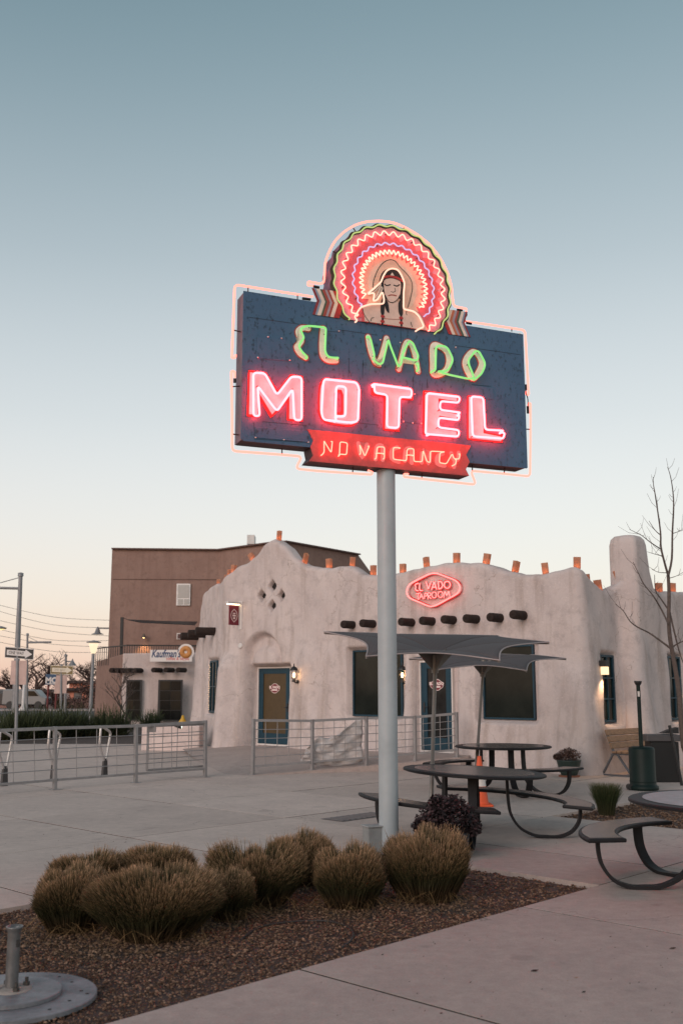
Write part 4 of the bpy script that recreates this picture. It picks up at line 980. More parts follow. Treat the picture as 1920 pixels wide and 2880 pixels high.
for i, L in enumerate(TL_):
    th_ = .036 if i < 6 else .024
    cen = MB()
    for p in L:
        for f in (0,):
            q3 = [tq(v, .18) for v in p]
            if f: # doubled stroke
                q2 = []
                for k in range(len(q3)):
                    tdir = (q3[min(k + 1, len(q3) - 1)] - q3[max(k - 1, 0)]).normalized(); q2.append(q3[k] + tdir.cross(NF) * (f * .075))
                q3 = q2
            cen.tube(round_path(q3, .02), .014 if i < 6 else .0105, 6)
    lt = cen.build('letter_tube', N_TAP, ts)
    bk = MB()
    for p in L:
        q3 = [tq(v, .08) for v in p]; n = len(q3); nr = []
        for k in range(n):
            tdir = (q3[min(k + 1, n - 1)] - q3[max(k - 1, 0)]).normalized(); nr.append(tdir.cross(NF))
        bk.add([q3[k] + nr[k] * th_ for k in range(n)] + [q3[k] - nr[k] * th_ for k in range(n)], [(k, k + 1, n + k + 1, n + k) for k in range(n - 1)])
    bk.build('letter_back', P_RED, lt)

# blade sign with a lamp on top
sv, zv = s_front(681, 1731); wn_ = norm_at(sv); wu = Vector((-wn_.y, wn_.x, 0)); wp = base_at(sv) + wn_ * (disp(sv, zv) + .01)
bs = thing('blade_sign', wp + UP * (zv - .4), 'small dark red blade sign under a lamp on a white bracket', 'sign')
b = MB(); b.box(wp + UP * zv, (.14, .05, .78), (wu, wn_, UP)); b.build('bracket', M_WHITE, bs, .005)
b = MB(); b.box(wp + UP * (zv + .33) + wn_ * .26, (.12, .5, .06), (wu, wn_, UP)); b.build('lamp_hood', mat('hood_white', (.6, .57, .56), .4), bs, .01)
b = MB(); b.box(wp + UP * (zv + .29) + wn_ * .28, (.09, .4, .02), (wu, wn_, UP)); b.build('lamp', emis('lamp_warm', (1, .72, .42), 6), bs)
b = MB(); b.box(wp + UP * (zv - .01) + wn_ * .25, (.03, .34, .54), (wu, wn_, UP)); blade = b.build('blade', M_SIGN_RED, bs)
pb = wp + UP * (zv - .02) + wn_ * .25 + wu * .0165
hexv = [(0, .19), (.1, .1), (.13, .0), (.1, -.1), (0, -.19), (-.1, -.1), (-.13, 0), (-.1, .1)]
b = MB(); oh = [pb + wn_ * x + UP * z for x, z in hexv]; ih = [pb + wn_ * x * .84 + UP * z * .86 for x, z in hexv]; n = 8
b.add(oh + ih, [(i, (i + 1) % n, n + (i + 1) % n, n + i) for i in range(n)])
b.box(pb + UP * .06 + wu * .002, (.004, .09, .035), (wu, wn_, UP)); b.box(pb + wu * .002, (.004, .12, .05), (wu, wn_, UP)); b.box(pb - UP * .07 + wu * .002, (.004, .08, .05), (wu, wn_, UP))
b.build('emblem', M_SIGN_PALE, blade)

# wall lanterns beside the doors
def lantern(x, y, label):
    sv, zv = s_front(x, y); n_ = norm_at(sv); u = Vector((-n_.y, n_.x, 0)); p = base_at(sv) + n_ * (disp(sv, zv) + .01); c = p + n_ * .15 + UP * (zv + .05)
    t = thing('wall_lantern', p + UP * (zv - .25), label, 'lantern', 'black lanterns beside the doors')
    b = MB(); b.lathe([(.045, -.19), (.05, -.14), (.03, -.11)], c - UP * .0, 12); b.tube(smooth_path([c - UP * .15, c - UP * .2 - n_ * .04, p + UP * (zv - .16), p + UP * (zv - .1)], 4), .016, 8)
    b.lathe([(.05, -.02), (.05, .02), (.02, .035)], p + UP * (zv - .13), 12, (u, UP, n_)); b.build('bracket', M_BLACK, t)
    b = MB(); b.lathe([(.105, .10), (.10, .125), (.075, .175), (.03, .205), (.012, .22), (.014, .25), (.004, .29)], c, 14); b.build('cap', M_BLACK, t)
    for k in range(6):
        a = 2 * PI * k / 6; d_ = Vector((math.cos(a), math.sin(a), 0)); b = MB(); b.cyl(c + d_ * .06 - UP * .11, c + d_ * .088 + UP * .10, .005, 5); b.build('bar', M_BLACK, t)
    b = MB(); b.lathe([(.001, -.075), (.02, -.06), (.03, -.02), (.02, .03), (.001, .05)], c, 10); b.build('bulb', emis('lantern_bulb', (1, .56, .22), 16), t)
    l = bpy.data.lights.new('lantern_light', 'POINT'); l.energy = 5; l.color = (1, .62, .33); l.shadow_soft_size = .04; lo_ = bpy.data.objects.new('lantern_light', l); COL.objects.link(lo_); lo_.location = (c + n_ * .0) - t.location; lo_.parent = t
lantern(850, 1903, 'lit black wall lantern right of the amber-glazed left door')
lantern(1132, 1903, 'lit black wall lantern close beside the sign pole')
def sconce(x, y, fn, n_, label, half=False):
    sv, zv = fn(x, y); p = base_at(sv) + n_ * (disp(sv, zv) + .02); u = Vector((-n_.y, n_.x, 0))
    t = thing('wall_sconce', p + UP * (zv - .1), label, 'sconce', 'boxy sconces on the right wall')
    b = MB(); b.box(p + UP * zv + n_ * .07, (.14, .16, .12), (u, n_, UP)); b.build('housing', M_BLACK, t, .006)
    b = MB(); b.box(p + UP * (zv - .15) + n_ * .075, (.11, .12, .16), (u, n_, UP)); b.build('shade', emis('sconce_shade', (1, .68, .38), 1.7), t)
    l = bpy.data.lights.new('sconce_light', 'SPOT'); l.energy = 40; l.color = (1, .60, .32); l.shadow_soft_size = .05; l.spot_size = math.radians(120); l.spot_blend = .9; lo_ = bpy.data.objects.new('sconce_light', l); COL.objects.link(lo_)
    lo_.location = (p + UP * (zv - .28) + n_ * .12) - t.location; lo_.parent = t
sconce(1674, 1866, s_right, RN, 'lit boxy sconce on the right wall beside the tall narrow window')
sconce(1922, 1890, s_right2, RN, 'lit boxy sconce at the right edge beyond the bare tree')

# glowing paper luminarias along the parapet
M_BAG = bpy.data.materials.new('luminaria_paper'); M_BAG.use_nodes = True
tt = M_BAG.node_tree; bb = tt.nodes['Principled BSDF']; bb.inputs['Base Color'].default_value = (.60, .31, .20, 1); bb.inputs['Roughness'].default_value = .7
tr = tt.nodes.new('ShaderNodeBsdfTranslucent'); tr.inputs[0].default_value = (.80, .38, .22, 1); ms = tt.nodes.new('ShaderNodeMixShader'); ms.inputs[0].default_value = .5
tt.links.new(bb.outputs[0], ms.inputs[1]); tt.links.new(tr.outputs[0], ms.inputs[2]); tt.links.new(ms.outputs[0], tt.nodes['Material Output'].inputs[0])
M_LB = emis('luminaria_bulb', (1, .38, .16), 8)
LUM = [(569, 1671, 24, 0, 'L'), (594, 1648, 16, 0, 'L'), (614, 1637, 24, 3, 'L'), (630, 1628, 22, 3, 'L'), (643, 1615, 26, 3, 'F'), (698, 1577, 28, -35, 'F'), (769, 1518, 28, 2, 'F'), (843, 1579, 30, 38, 'F'), (911, 1598, 29, -2, 'F'), (973, 1593, 29, 8, 'F'), (1033, 1618, 30, 2, 'F'), (1116, 1610, 28, 0, 'F'), (1188, 1596, 31, -4, 'F'), (1268, 1582, 31, 3, 'F'), (1350, 1586, 33, 11, 'F'), (1433, 1609, 34, 20, 'F'), (1521, 1613, 33, -5, 'F'), (1617, 1596, 33, 2, 'F'), (1676, 1638, 28, -8, 'R'), (1707, 1661, 32, -8, 'R'), (1736, 1634, 34, -14, 'R'), (1874, 1668, 28, 0, 'Q'), (1910, 1665, 27, 2, 'Q')]
lname = ['at the far left end of the parapet', 'second from the far left end, half hidden', 'third from the left end of the parapet', 'fourth from the left end of the parapet', 'at the front left corner of the parapet', 'tilted on the left slope of the gable', 'on the very peak of the gable', 'tilted on the right slope of the gable', 'first in the dip right of the gable', 'second in the dip right of the gable', 'just left of the sign pole', 'peeping out just right of the sign pole', 'left above the red neon taproom sign', 'right above the red neon taproom sign', 'tilted on the slope right of the neon taproom sign', 'most tilted one in the right dip of the parapet', 'upright in the right dip of the parapet', 'at the front right corner of the parapet', 'just beyond the front right corner', 'in the hollow left of the chimney', 'leaning against the foot of the chimney', 'behind the bare tree trunk right of the chimney', 'at the far right edge of the parapet']
lum0 = None
for (x, y, hp, tl, w), nm in zip(LUM, lname):
    fn = {'L': s_left, 'F': s_front, 'R': s_right, 'Q': s_right2}[w]
    sv, zv = fn(x, y); zv = interp(roof, sv); n_ = norm_at(sv); base = base_at(sv) + n_ * (disp(sv, zv - .13) - .2) + UP * (zv - .02)
    h = max(.2, min(.27, hp / 2843 * base.y * 1.02))
    t = thing('luminaria', (0, 0, 0), 'glowing paper luminaria ' + nm, 'luminaria', 'paper luminarias along the parapet')
    if lum0 is None:
        a, c = .068, .05; b = MB()
        pr = [(-a, -c), (a, -c), (a, c), (-a, c)]
        b.add([(px, py, 0) for px, py in pr] + [(px * 1.04, py * 1.04, .25) for px, py in pr], [(0, 1, 5, 4), (1, 2, 6, 5), (2, 3, 7, 6), (3, 0, 4, 7), (0, 3, 2, 1)]); bag = b.build('paper_bag', M_BAG, t)
        b = MB(); b.lathe([(.001, .03), (.014, .04), (.018, .06), (.01, .085), (.001, .09)], (0, 0, 0), 8); bl = b.build('candle', M_LB, t); lum0 = t
    else:
        for ch_ in lum0.children: q = ch_.copy(); COL.objects.link(q); q.parent = t
    t.location = base; t.scale = (1, 1, h / .25); u = Vector((-n_.y, n_.x, 0))
    ang = math.atan2(u.y, u.x) + rnd.uniform(-.5, .5)
    t.rotation_euler = (rnd.uniform(-.05, .05), math.radians(tl), ang)
# ------------------------------------------------------------------ tables, parasols, plaza furniture
M_CHAR = mat('charcoal_metal', (.013, .0125, .014), .55, var=.2, scale=8, spec=.22)
M_TOP = mat('table_top', (.055, .046, .044), .26, var=.3, scale=40, spec=.5)
def bench_arc(mb, a0, a1, r0, r1, z, th, n=14):
    vs = []
    for i in range(n + 1):
        a = math.radians(a0 + (a1 - a0) * i / n); c, s = math.cos(a), math.sin(a)
        for r, zz in ((r0, z), (r1, z), (r1, z - th), (r0, z - th)): vs.append((r * c, r * s, zz))
    fs = [(i * 4 + k, i * 4 + (k + 1) % 4, i * 4 + 4 + (k + 1) % 4, i * 4 + 4 + k) for i in range(n) for k in range(4)] + [(0, 3, 2, 1), (4 * n, 4 * n + 1, 4 * n + 2, 4 * n + 3)]
    mb.add(vs, [f[::-1] for f in fs])
def make_table(label, benches, R=.83):
    t = thing('picnic_table', (0, 0, 0), label, 'table', 'round picnic tables with curved benches')
    b = MB(); b.lathe([(.02, .715), (R - .03, .715), (R, .725), (R, .742), (R - .012, .75), (.001, .75)], n=56, smooth=False); b.build('table_top', M_CHAR, t)
    b = MB(); b.lathe([(R * .84, .7505), (R * .84, .7525), (.001, .7525)], n=48, smooth=False); b.build('top_sheet', M_TOP, t)
    for a0, a1 in benches:
        b = MB(); bench_arc(b, a0, a1, 1.02, 1.36, .45, .035); bn_ = b.build('bench', M_CHAR, t, .012)
        b = MB(); bench_arc(b, a0 + 2, a1 - 2, 1.05, 1.33, .4535, .0035); b.build('seat_sheet', M_TOP, bn_)
        for a in (a0 + (a1 - a0) * .17, a0 + (a1 - a0) * .83):
            a = math.radians(a); d_ = Vector((math.cos(a), math.sin(a), 0)); s_ = Vector((-d_.y, d_.x, 0))
            prof = smooth_path([Vector((r, z, 0)) for r, z in ((1.2, .415), (1.205, .34), (1.18, .20), (1.09, .075), (.95, .018), (.82, .016), (.68, .03), (.52, .11), (.42, .25), (.385, .42), (.375, .715))], 4)
            b = MB(); w, h_ = .048, .015; vs = []
            for i, p in enumerate(prof):
                tg = (prof[min(i + 1, len(prof) - 1)] - prof[max(i - 1, 0)]).normalized(); nx, nz = -tg.y, tg.x
                for sw, sn_ in ((-1, -1), (1, -1), (1, 1), (-1, 1)): vs.append(d_ * (p.x + nx * h_ * sn_) + UP * (p.y + nz * h_ * sn_) + s_ * (sw * w))
            b.add(vs, [(i * 4 + k, i * 4 + (k + 1) % 4, i * 4 + 4 + (k + 1) % 4, i * 4 + 4 + k) for i in range(len(prof) - 1) for k in range(4)] + [(0, 3, 2, 1), tuple(range(len(vs) - 4, len(vs)))]); b.build('leg', M_CHAR, t)
    return t
t1 = make_table('round charcoal picnic table beside the dark potted shrub and sign pole', [(183, 274), (-26, 104)]); t1.location = (1.55, 12.0, 0)
for ch_ in [c for k in t1.children for c in (k, *k.children)]:      # the top and seats lean a little to the right, the feet stay on the ground
    for v in ch_.data.vertices: v.co.z -= .045 * v.co.x * min(1, v.co.z / .4)
t2 = make_table('round charcoal picnic table farthest back, before the large front window', [(100, 168), (270, 330)], .8); t2.location = (2.70, 17.1, 0)
t3 = make_table('round grey-topped picnic table cut off by the right picture edge', [(105, 187), (-70, 30)], .92); t3.location = (3.42, 8.88, 0)
b = MB(); b.lathe([(.80, .7535), (.80, .7545), (.001, .7545)], t3.location, 40, smooth=False); b.build('worn_sheet', mat('worn_top', (.24, .235, .25), .4, var=.25, scale=9), t3)

def canvas_mat():
    m = bpy.data.materials.new('parasol_canvas'); m.use_nodes = True; t = m.node_tree; b = t.nodes['Principled BSDF']; b.inputs['Roughness'].default_value = .8
    g = t.nodes.new('ShaderNodeNewGeometry'); w = t.nodes.new('ShaderNodeTexWave'); w.inputs['Scale'].default_value = 18; w.inputs['Distortion'].default_value = .4; t.links.new(g.outputs['Position'], w.inputs['Vector'])
    mx = t.nodes.new('ShaderNodeMix'); mx.data_type = 'RGBA'; mx.inputs['A'].default_value = (.07, .056, .056, 1); mx.inputs['B'].default_value = (.11, .09, .09, 1)
    t.links.new(w.outputs['Fac'], mx.inputs['Factor']); t.links.new(mx.outputs['Result'], b.inputs['Base Color']); return m
M_CANVAS = canvas_mat(); M_PPOLE = mat('parasol_pole', (.20, .18, .165), .45, metal=.4, var=.15)
def parasol(base, top, corners, label):
    """corners: six tips of the canopy; edges sag inwards between them"""
    base, top = Vector(base), Vector(top); t = thing('parasol', base, label, 'parasol', 'grey six-pointed parasols over the tables')
    dirn = (top - base).normalized()
    b = MB(); b.tube([base, base + (top - base) * .36, base + (top - base) * .361, top], [.03, .03, .024, .024], 14); b.build('pole', M_PPOLE, t)
    b = MB(); b.lathe([(.25, 0), (.25, .03), (.06, .05), (.04, .28)], base, 20); b.build('base', mat('parasol_base', (.05, .05, .05), .6), t)
    hub = top + UP * .02
    for k in range(6):
        a, c = Vector(corners[k]), Vector(corners[(k + 1) % 6]); n = 12; m = 10; vs = []; mid = (a + c) / 2
        for i in range(n + 1):
            f = i / n; e_ = a.lerp(c, f); sag = 4 * f * (1 - f); e_ = e_ + (hub - e_) * (.20 * sag) + UP * (.05 * sag)
            for j in range(m + 1):
                g_ = j / m; p = hub.lerp(e_, g_); p = p + UP * (.055 * math.sin(PI * g_) * (1 - .35 * sag)); vs.append(p)
        b = MB(); b.add(vs, [(i * (m + 1) + j, (i + 1) * (m + 1) + j, (i + 1) * (m + 1) + j + 1, i * (m + 1) + j + 1) for i in range(n) for j in range(m)], True)
        o = b.build('canopy_panel', M_CANVAS, t); so = o.modifiers.new('s', 'SOLIDIFY'); so.thickness = .003
        b = MB(); b.tube([vs[i * (m + 1) + m] for i in range(n + 1)], .009, 6); b.build('hem', mat('hem', (.33, .28, .275), .7), t)
        pr = [hub.lerp(a, j / 8) + UP * (.055 * math.sin(PI * j / 8) - .018) for j in range(9)]
        b = MB(); b.tube(pr, .011, 6); b.build('rib', M_PPOLE, t)
    for k in range(4):
        a = k * PI / 2 + .4; d_ = Vector((math.cos(a), math.sin(a), 0)); b = MB(); b.prism([hub - dirn * .22 + d_ * .03, hub + UP * .05 + d_ * .30, hub + UP * .0 + d_ * .03], d_.cross(UP) * .008); b.build('bracket', M_PPOLE, t)
    b = MB(); b.cyl(hub - dirn * .25, hub + dirn * .04, .045, 12); b.build('hub', M_PPOLE, t)
def tips(lst): return [dep(x, y, Y) for x, y, Y in lst]
pb_ = dep(1210, 2330, 12.9); pb_.z = 0
parasol(pb_, dep(1224, 1842, 12.9), tips([(911, 1777, 12.9), (1029, 1846, 11.6), (1404, 1857, 11.6), (1543, 1806, 12.9), (1400, 1788, 14.2), (1080, 1783, 14.2)]), 'nearer grey six-pointed parasol beside the sign pole')
pb_ = dep(1334, 2225, 17.4); pb_.z = 0
parasol(pb_, dep(1359, 1866, 17.4), tips([(1150, 1852, 17.0), (1225, 1884, 15.8), (1480, 1886, 15.8), (1591, 1852, 17.0), (1490, 1843, 18.3), (1235, 1843, 18.3)]), 'farther grey six-pointed parasol partly hidden behind the nearer one')

# traffic cone
p = gnd(1350, 2266); tc_ = thing('traffic_cone', p, 'orange traffic cone with white collars under the parasol', 'traffic cone')
M_OR = mat('cone_orange', (.80, .11, .03), .5, var=.1); M_CW = mat('cone_white', (.7, .64, .6), .5, var=.1)
b = MB(); b.box(p + UP * .015, (.34, .34, .03)); b.build('base', M_OR, tc_, .01)
b = MB(); b.lathe([(.125, .03), (.12, .06), (.028, .70), (.024, .71), (.001, .71)], p, 20); b.build('body', M_OR, tc_)
for z0, z1 in ((.28, .40), (.48, .55)):
    r = lambda z: .12 + (.028 - .12) * (z - .06) / .64 + .003
    b = MB(); b.lathe([(r(z0), z0), (r(z1), z1)], p, 20); b.build('collar', M_CW, tc_)

# foliage helpers
def blade_mat(name, stops, rough=.7):
    m = bpy.data.materials.new(name); m.use_nodes = True; t = m.node_tree; b = t.nodes['Principled BSDF']; b.inputs['Roughness'].default_value = rough; b.inputs['Specular IOR Level'].default_value = .25
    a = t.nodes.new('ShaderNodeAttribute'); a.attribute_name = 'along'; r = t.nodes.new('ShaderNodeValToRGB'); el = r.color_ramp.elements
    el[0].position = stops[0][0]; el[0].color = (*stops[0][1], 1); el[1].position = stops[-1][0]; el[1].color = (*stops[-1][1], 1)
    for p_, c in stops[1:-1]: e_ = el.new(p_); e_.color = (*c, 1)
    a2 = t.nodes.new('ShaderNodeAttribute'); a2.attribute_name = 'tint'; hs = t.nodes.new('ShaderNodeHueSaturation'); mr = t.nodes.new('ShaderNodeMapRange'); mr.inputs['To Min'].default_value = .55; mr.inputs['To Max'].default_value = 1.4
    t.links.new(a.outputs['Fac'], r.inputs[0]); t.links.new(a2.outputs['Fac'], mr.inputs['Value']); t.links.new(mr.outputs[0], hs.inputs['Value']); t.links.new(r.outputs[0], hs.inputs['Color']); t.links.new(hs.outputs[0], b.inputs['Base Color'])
    return m
def blades(name, specs, m, parent=None):
    """specs: (points along the blade, half-width, tint[, bleach])"""
    V, F, A, T = [], [], [], []
    for pts_, w, ti, *bl in specs:
        n0 = len(V); n = len(pts_); a = rnd.uniform(0, PI); s_ = Vector((math.cos(a), math.sin(a), 0))
        for i, p in enumerate(pts_):
            f = i / (n - 1); ww = w * (1 - .75 * f)
            V += [p - s_ * ww, p + s_ * ww]; f *= bl[0] if bl else 1; A += [f, f]; T += [ti, ti]
        F += [(n0 + 2 * i, n0 + 2 * i + 1, n0 + 2 * i + 3, n0 + 2 * i + 2) for i in range(n - 1)]
    o0 = root_loc(parent) if parent else Vector((0, 0, 0))
    me = bpy.data.meshes.new(name); me.from_pydata([tuple(p - o0) for p in V], [], F); me.materials.append(m)
    for nm, val in (('along', A), ('tint', T)): at = me.attributes.new(nm, 'FLOAT', 'POINT'); at.data.foreach_set('value', val)
    o = bpy.data.objects.new(name, me); COL.objects.link(o)
    if parent: o.parent = parent
    return o
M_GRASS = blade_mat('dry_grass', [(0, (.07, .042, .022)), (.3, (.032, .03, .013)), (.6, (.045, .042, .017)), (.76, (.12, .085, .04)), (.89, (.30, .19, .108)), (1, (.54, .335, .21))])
def mound(cx, by, hw, ty, label, nb=5200, seed=1):
    c = gnd(cx, by - 12, -.03); R = hw / 2843 * c.y * .95; top = dep(cx, ty + 6, c.y + R * .25); H = max(.2, top.z + .03)
    c = c + Vector((0, R * .55, 0)); r_ = random.Random(seed)
    t = thing('ornamental_grass', c, label, 'grass clump', 'clipped dry grass mounds in the gravel bed'); sp_ = []
    lob = [(r_.uniform(0, 6.28), r_.uniform(.03, .09), r_.randint(2, 4)) for _ in range(3)]
    for k in range(int(nb * 1.6)):
        a = r_.uniform(0, 2 * PI); ph = math.acos(1 - r_.random() ** .8 * .99); q = math.sin(ph)
        lump = 1 + sum(am * math.sin(fq * a + o_ + 2 * ph) for o_, am, fq in lob)
        lump *= r_.gauss(1, .016) + (r_.uniform(.03, .11) if r_.random() < .05 else 0) - (r_.uniform(0, .14) if r_.random() < .12 else 0)
        q2 = q ** .72; rim = Vector((math.cos(a) * q2 * R * lump, math.sin(a) * q2 * R * lump, H * (.40 + .60 * math.cos(ph) ** .8) * lump))
        b0 = Vector((math.cos(a) * R * .62 * math.sqrt(r_.random()) * (.2 + .8 * q), math.sin(a) * R * .62 * math.sqrt(r_.random()) * (.2 + .8 * q), 0))
        mid = b0.lerp(rim, .55) + UP * (.05 * H) + Vector((rim.x, rim.y, 0)) * .05
        tip = rim + Vector((r_.gauss(0, .011), r_.gauss(0, .011), r_.gauss(0, .007)))
        st_ = 0 if r_.random() < .6 else .45
        p0 = b0.lerp(mid, st_)
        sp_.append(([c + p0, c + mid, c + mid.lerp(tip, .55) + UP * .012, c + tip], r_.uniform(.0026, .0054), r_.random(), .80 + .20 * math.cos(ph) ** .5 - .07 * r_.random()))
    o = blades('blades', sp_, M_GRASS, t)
    sk = []     # loose straw skirt
    for k in range(150):
        a = r_.uniform(0, 2 * PI); r0 = R * r_.uniform(.5, .9); r1 = r0 + r_.uniform(.08, .25); da = a + r_.uniform(-.7, .7)
        p0 = c + Vector((math.cos(a) * r0, math.sin(a) * r0, r_.uniform(.01, .12))); p1 = c + Vector((math.cos(da) * r1, math.sin(da) * r1, .008)); sk.append(([p0, p0.lerp(p1, .5) + UP * .02, p1], .002, r_.random()))
    blades('loose_straw', sk, M_STRAW, t)
M_STRAW = blade_mat('straw', [(0, (.22, .14, .06)), (.5, (.26, .16, .075)), (1, (.28, .18, .09))])
MOUNDS = [(415, 2665, 188, 2448, 'largest clipped dry grass mound, in front at the left', 8500), (185, 2640, 118, 2445, 'leftmost clipped dry grass mound, beside the largest one', 6000),
          (235, 2545, 120, 2402, 'dry grass mound at the back left, low behind the leftmost one', 5000), (430, 2535, 118, 2378, 'taller dry grass mound behind the largest one', 5200),
          (638, 2605, 80, 2452, 'smallest clipped dry grass mound, right of the largest one', 4200), (712, 2570, 138, 2382, 'wide dry grass mound in the middle of the bed', 6500),
          (850, 2505, 105, 2343, 'dry grass mound farthest back, left of the electrical box', 5200), (985, 2572, 114, 2386, 'round dry grass mound in front of the electrical box', 6000), (1205, 2555, 130, 2340, 'rightmost dry grass mound, at the foot of the sign pole', 7200)]
for i, (a, c, d_, e_, l, nb) in enumerate(MOUNDS): mound(a, c, d_, e_, l, nb, 10 + i)
# straw and dead leaves fallen into the bed
sp_ = []; r_ = random.Random(9)
for k in range(900):
    cx, by, hw = r_.choice(MOUNDS)[:3]; p = gnd(cx + r_.gauss(0, hw * .9), by + r_.uniform(-10, 70), -.022); e_, d2 = p.dot(EX), p.dot(DX)
    if not (D_F + .05 < d2 < D_B - .05 and e_ < E_TIP - .1): continue
    a = r_.uniform(0, PI); L = r_.uniform(.03, .14); d_ = Vector((math.cos(a), math.sin(a), 0)) * L; sp_.append(([p, p + d_ * .5 + UP * r_.uniform(.004, .014), p + d_], .0018, r_.random()))
tag(blades('fallen_straw', sp_, M_STRAW), 'loose dry straw fallen round the grass mounds', 'straw', kind='stuff')
# small green tuft in the right-hand bed
M_GREEN = blade_mat('green_grass', [(0, (.05, .045, .02)), (.5, (.035, .05, .018)), (.85, (.05, .065, .025)), (1, (.16, .13, .07))])
c = gnd(1705, 2292, -.03); t = thing('ornamental_grass', c, 'small upright green grass tuft in the right-hand bed', 'grass clump'); sp_ = []
for k in range(2600):
    a = rnd.uniform(0, 2 * PI); l_ = rnd.random(); b0 = Vector((math.cos(a), math.sin(a), 0)) * .10 * math.sqrt(rnd.random()); h = rnd.uniform(.28, .44); d_ = Vector((math.cos(a), math.sin(a), 0)) * rnd.uniform(.02, .17)
    sp_.append(([c + b0, c + b0 + d_ * .35 + UP * h * .55, c + b0 + d_ * .75 + UP * h * .85, c + b0 + d_ + UP * h], .0026, rnd.random()))
blades('blades', sp_, M_GREEN, t)

def leaf_cloud(name, centres, n, size, m, parent, squash=1.0, seed=3):
    r_ = random.Random(seed); sp2 = []; V, F, T = [], [], []
    for _ in range(n):
        (cx, cy, cz), R = r_.choice(centres); v = Vector((r_.gauss(0, 1), r_.gauss(0, 1), r_.gauss(0, 1))).normalized() * R * r_.random() ** .4; v.z *= squash
        p = Vector((cx, cy, cz)) + v; d1 = Vector((r_.gauss(0, 1), r_.gauss(0, 1), r_.gauss(0, .7))).normalized(); d2 = d1.orthogonal().normalized(); s_ = size * r_.uniform(.6, 1.4)
        n0 = len(V); V += [p - d1 * s_, p + d2 * s_ * .45, p + d1 * s_, p - d2 * s_ * .45]; F.append((n0, n0 + 1, n0 + 2, n0 + 3)); T += [r_.random()] * 4
    o0 = root_loc(parent); me = bpy.data.meshes.new(name); me.from_pydata([tuple(p - o0) for p in V], [], F); me.materials.append(m)
    for nm in ('along', 'tint'): at = me.attributes.new(nm, 'FLOAT', 'POINT'); at.data.foreach_set('value', T)
    o = bpy.data.objects.new(name, me); COL.objects.link(o); o.parent = parent; return o
M_PURP = blade_mat('purple_leaf', [(0, (.012, .008, .008)), (.5, (.02, .013, .014)), (1, (.05, .03, .032))], .5)
M_DRY = blade_mat('dried_leaf', [(0, (.05, .03, .025)), (.5, (.09, .05, .04)), (1, (.16, .09, .075))])
# dark shrub in a ribbed basket beside the table
c = Vector((1.10, 10.62, 0)); t = thing('potted_shrub', c, 'dark purple leafy shrub in a ribbed black pot by the table', 'potted plant')
b = MB(); b.lathe([(.15, 0), (.17, .02), (.205, .24), (.21, .25), (.19, .25), (.18, .2), (.001, .2)], c, 24); pot = b.build('pot', mat('pot_black', (.03, .03, .034), .5), t)
for k in range(16): a = 2 * PI * k / 16; b = MB(); b.beam(c + Vector((math.cos(a) * .176, math.sin(a) * .176, .02)), c + Vector((math.cos(a) * .208, math.sin(a) * .208, .24)), .02, .012); b.build('rib', mat('pot_rib', (.06, .06, .066), .5), pot)
leaf_cloud('foliage', [((c.x - .16, c.y, .34), .2), ((c.x + .1, c.y, .36), .22), ((c.x - .02, c.y - .05, .42), .2), ((c.x + .05, c.y + .05, .5), .14), ((c.x - .1, c.y, .52), .12), ((c.x + .22, c.y, .3), .12), ((c.x - .27, c.y, .3), .11)], 4200, .022, M_PURP, t, .9, 5)
# pot with dried flowers by the corner
c = Vector((4.42, 19.95, 0)); t = thing('flower_pot', c, 'green bowl planter of dried flowers at the building corner', 'potted plant')
b = MB(); b.lathe([(.2, 0), (.21, .03), (.17, .035)], c, 20); b.build('saucer', mat('terracotta', (.25, .10, .06), .8), t)
b = MB(); b.lathe([(.15, .03), (.19, .12), (.235, .30), (.245, .32), (.22, .32), (.2, .27), (.001, .27)], c, 22); b.build('bowl', mat('bowl_green', (.028, .05, .045), .4), t)
leaf_cloud('foliage', [((c.x - .1, c.y, .4), .14), ((c.x + .1, c.y, .41), .15), ((c.x, c.y, .45), .13), ((c.x - .22, c.y, .38), .08)], 1500, .02, M_DRY, t, .8, 6)

# slatted bench against the right wall
o0 = Vector((5.13, 20.28, 0)); A, B = EX, RN
t = thing('park_bench', o0, 'wooden slatted bench on grey legs below the narrow window', 'bench')
M_PLANK = mat('bench_plank', (.24, .145, .085), .7, var=.35, scale=3, stretch=(3, 3, 14), bump=.3, bscale=30); M_BLEG = mat('bench_leg', (.13, .135, .15), .5, metal=.3)
def bp(a, c, z): return o0 + A * a + B * c + UP * z
for a in (.06, 1.54):
    b = MB(); b.beam(bp(a, .0, .02), bp(a, .27, .47), .05, .03, B); b.build('leg', M_BLEG, t); b = MB(); b.beam(bp(a, .62, .02), bp(a, .30, .46), .05, .03, B); b.build('leg', M_BLEG, t)
    b = MB(); b.beam(bp(a, -.02, .015), bp(a, .64, .015), .05, .03); b.build('foot_bar', M_BLEG, t); b = MB(); b.beam(bp(a, .28, .40), bp(a, .10, .86), .05, .03, B); b.build('back_post', M_BLEG, t)
    b = MB(); b.beam(bp(a, .2, .41), bp(a, .68, .43), .04, .03); b.build('seat_bar', M_BLEG, t)
for c_, z in ((.115, .83), (.16, .705), (.205, .58)): b = MB(); b.box(bp(.8, c_ + .03, z), (1.62, .035, .115), (A, (B * .94 + UP * .34).normalized(), (UP * .94 - B * .34).normalized())); b.build('back_slat', M_PLANK, t, .008)
for c_ in (.30, .41, .52, .63): b = MB(); b.box(bp(.8, c_, .455), (1.62, .095, .04), (A, B, UP)); b.build('seat_slat', M_PLANK, t, .008)

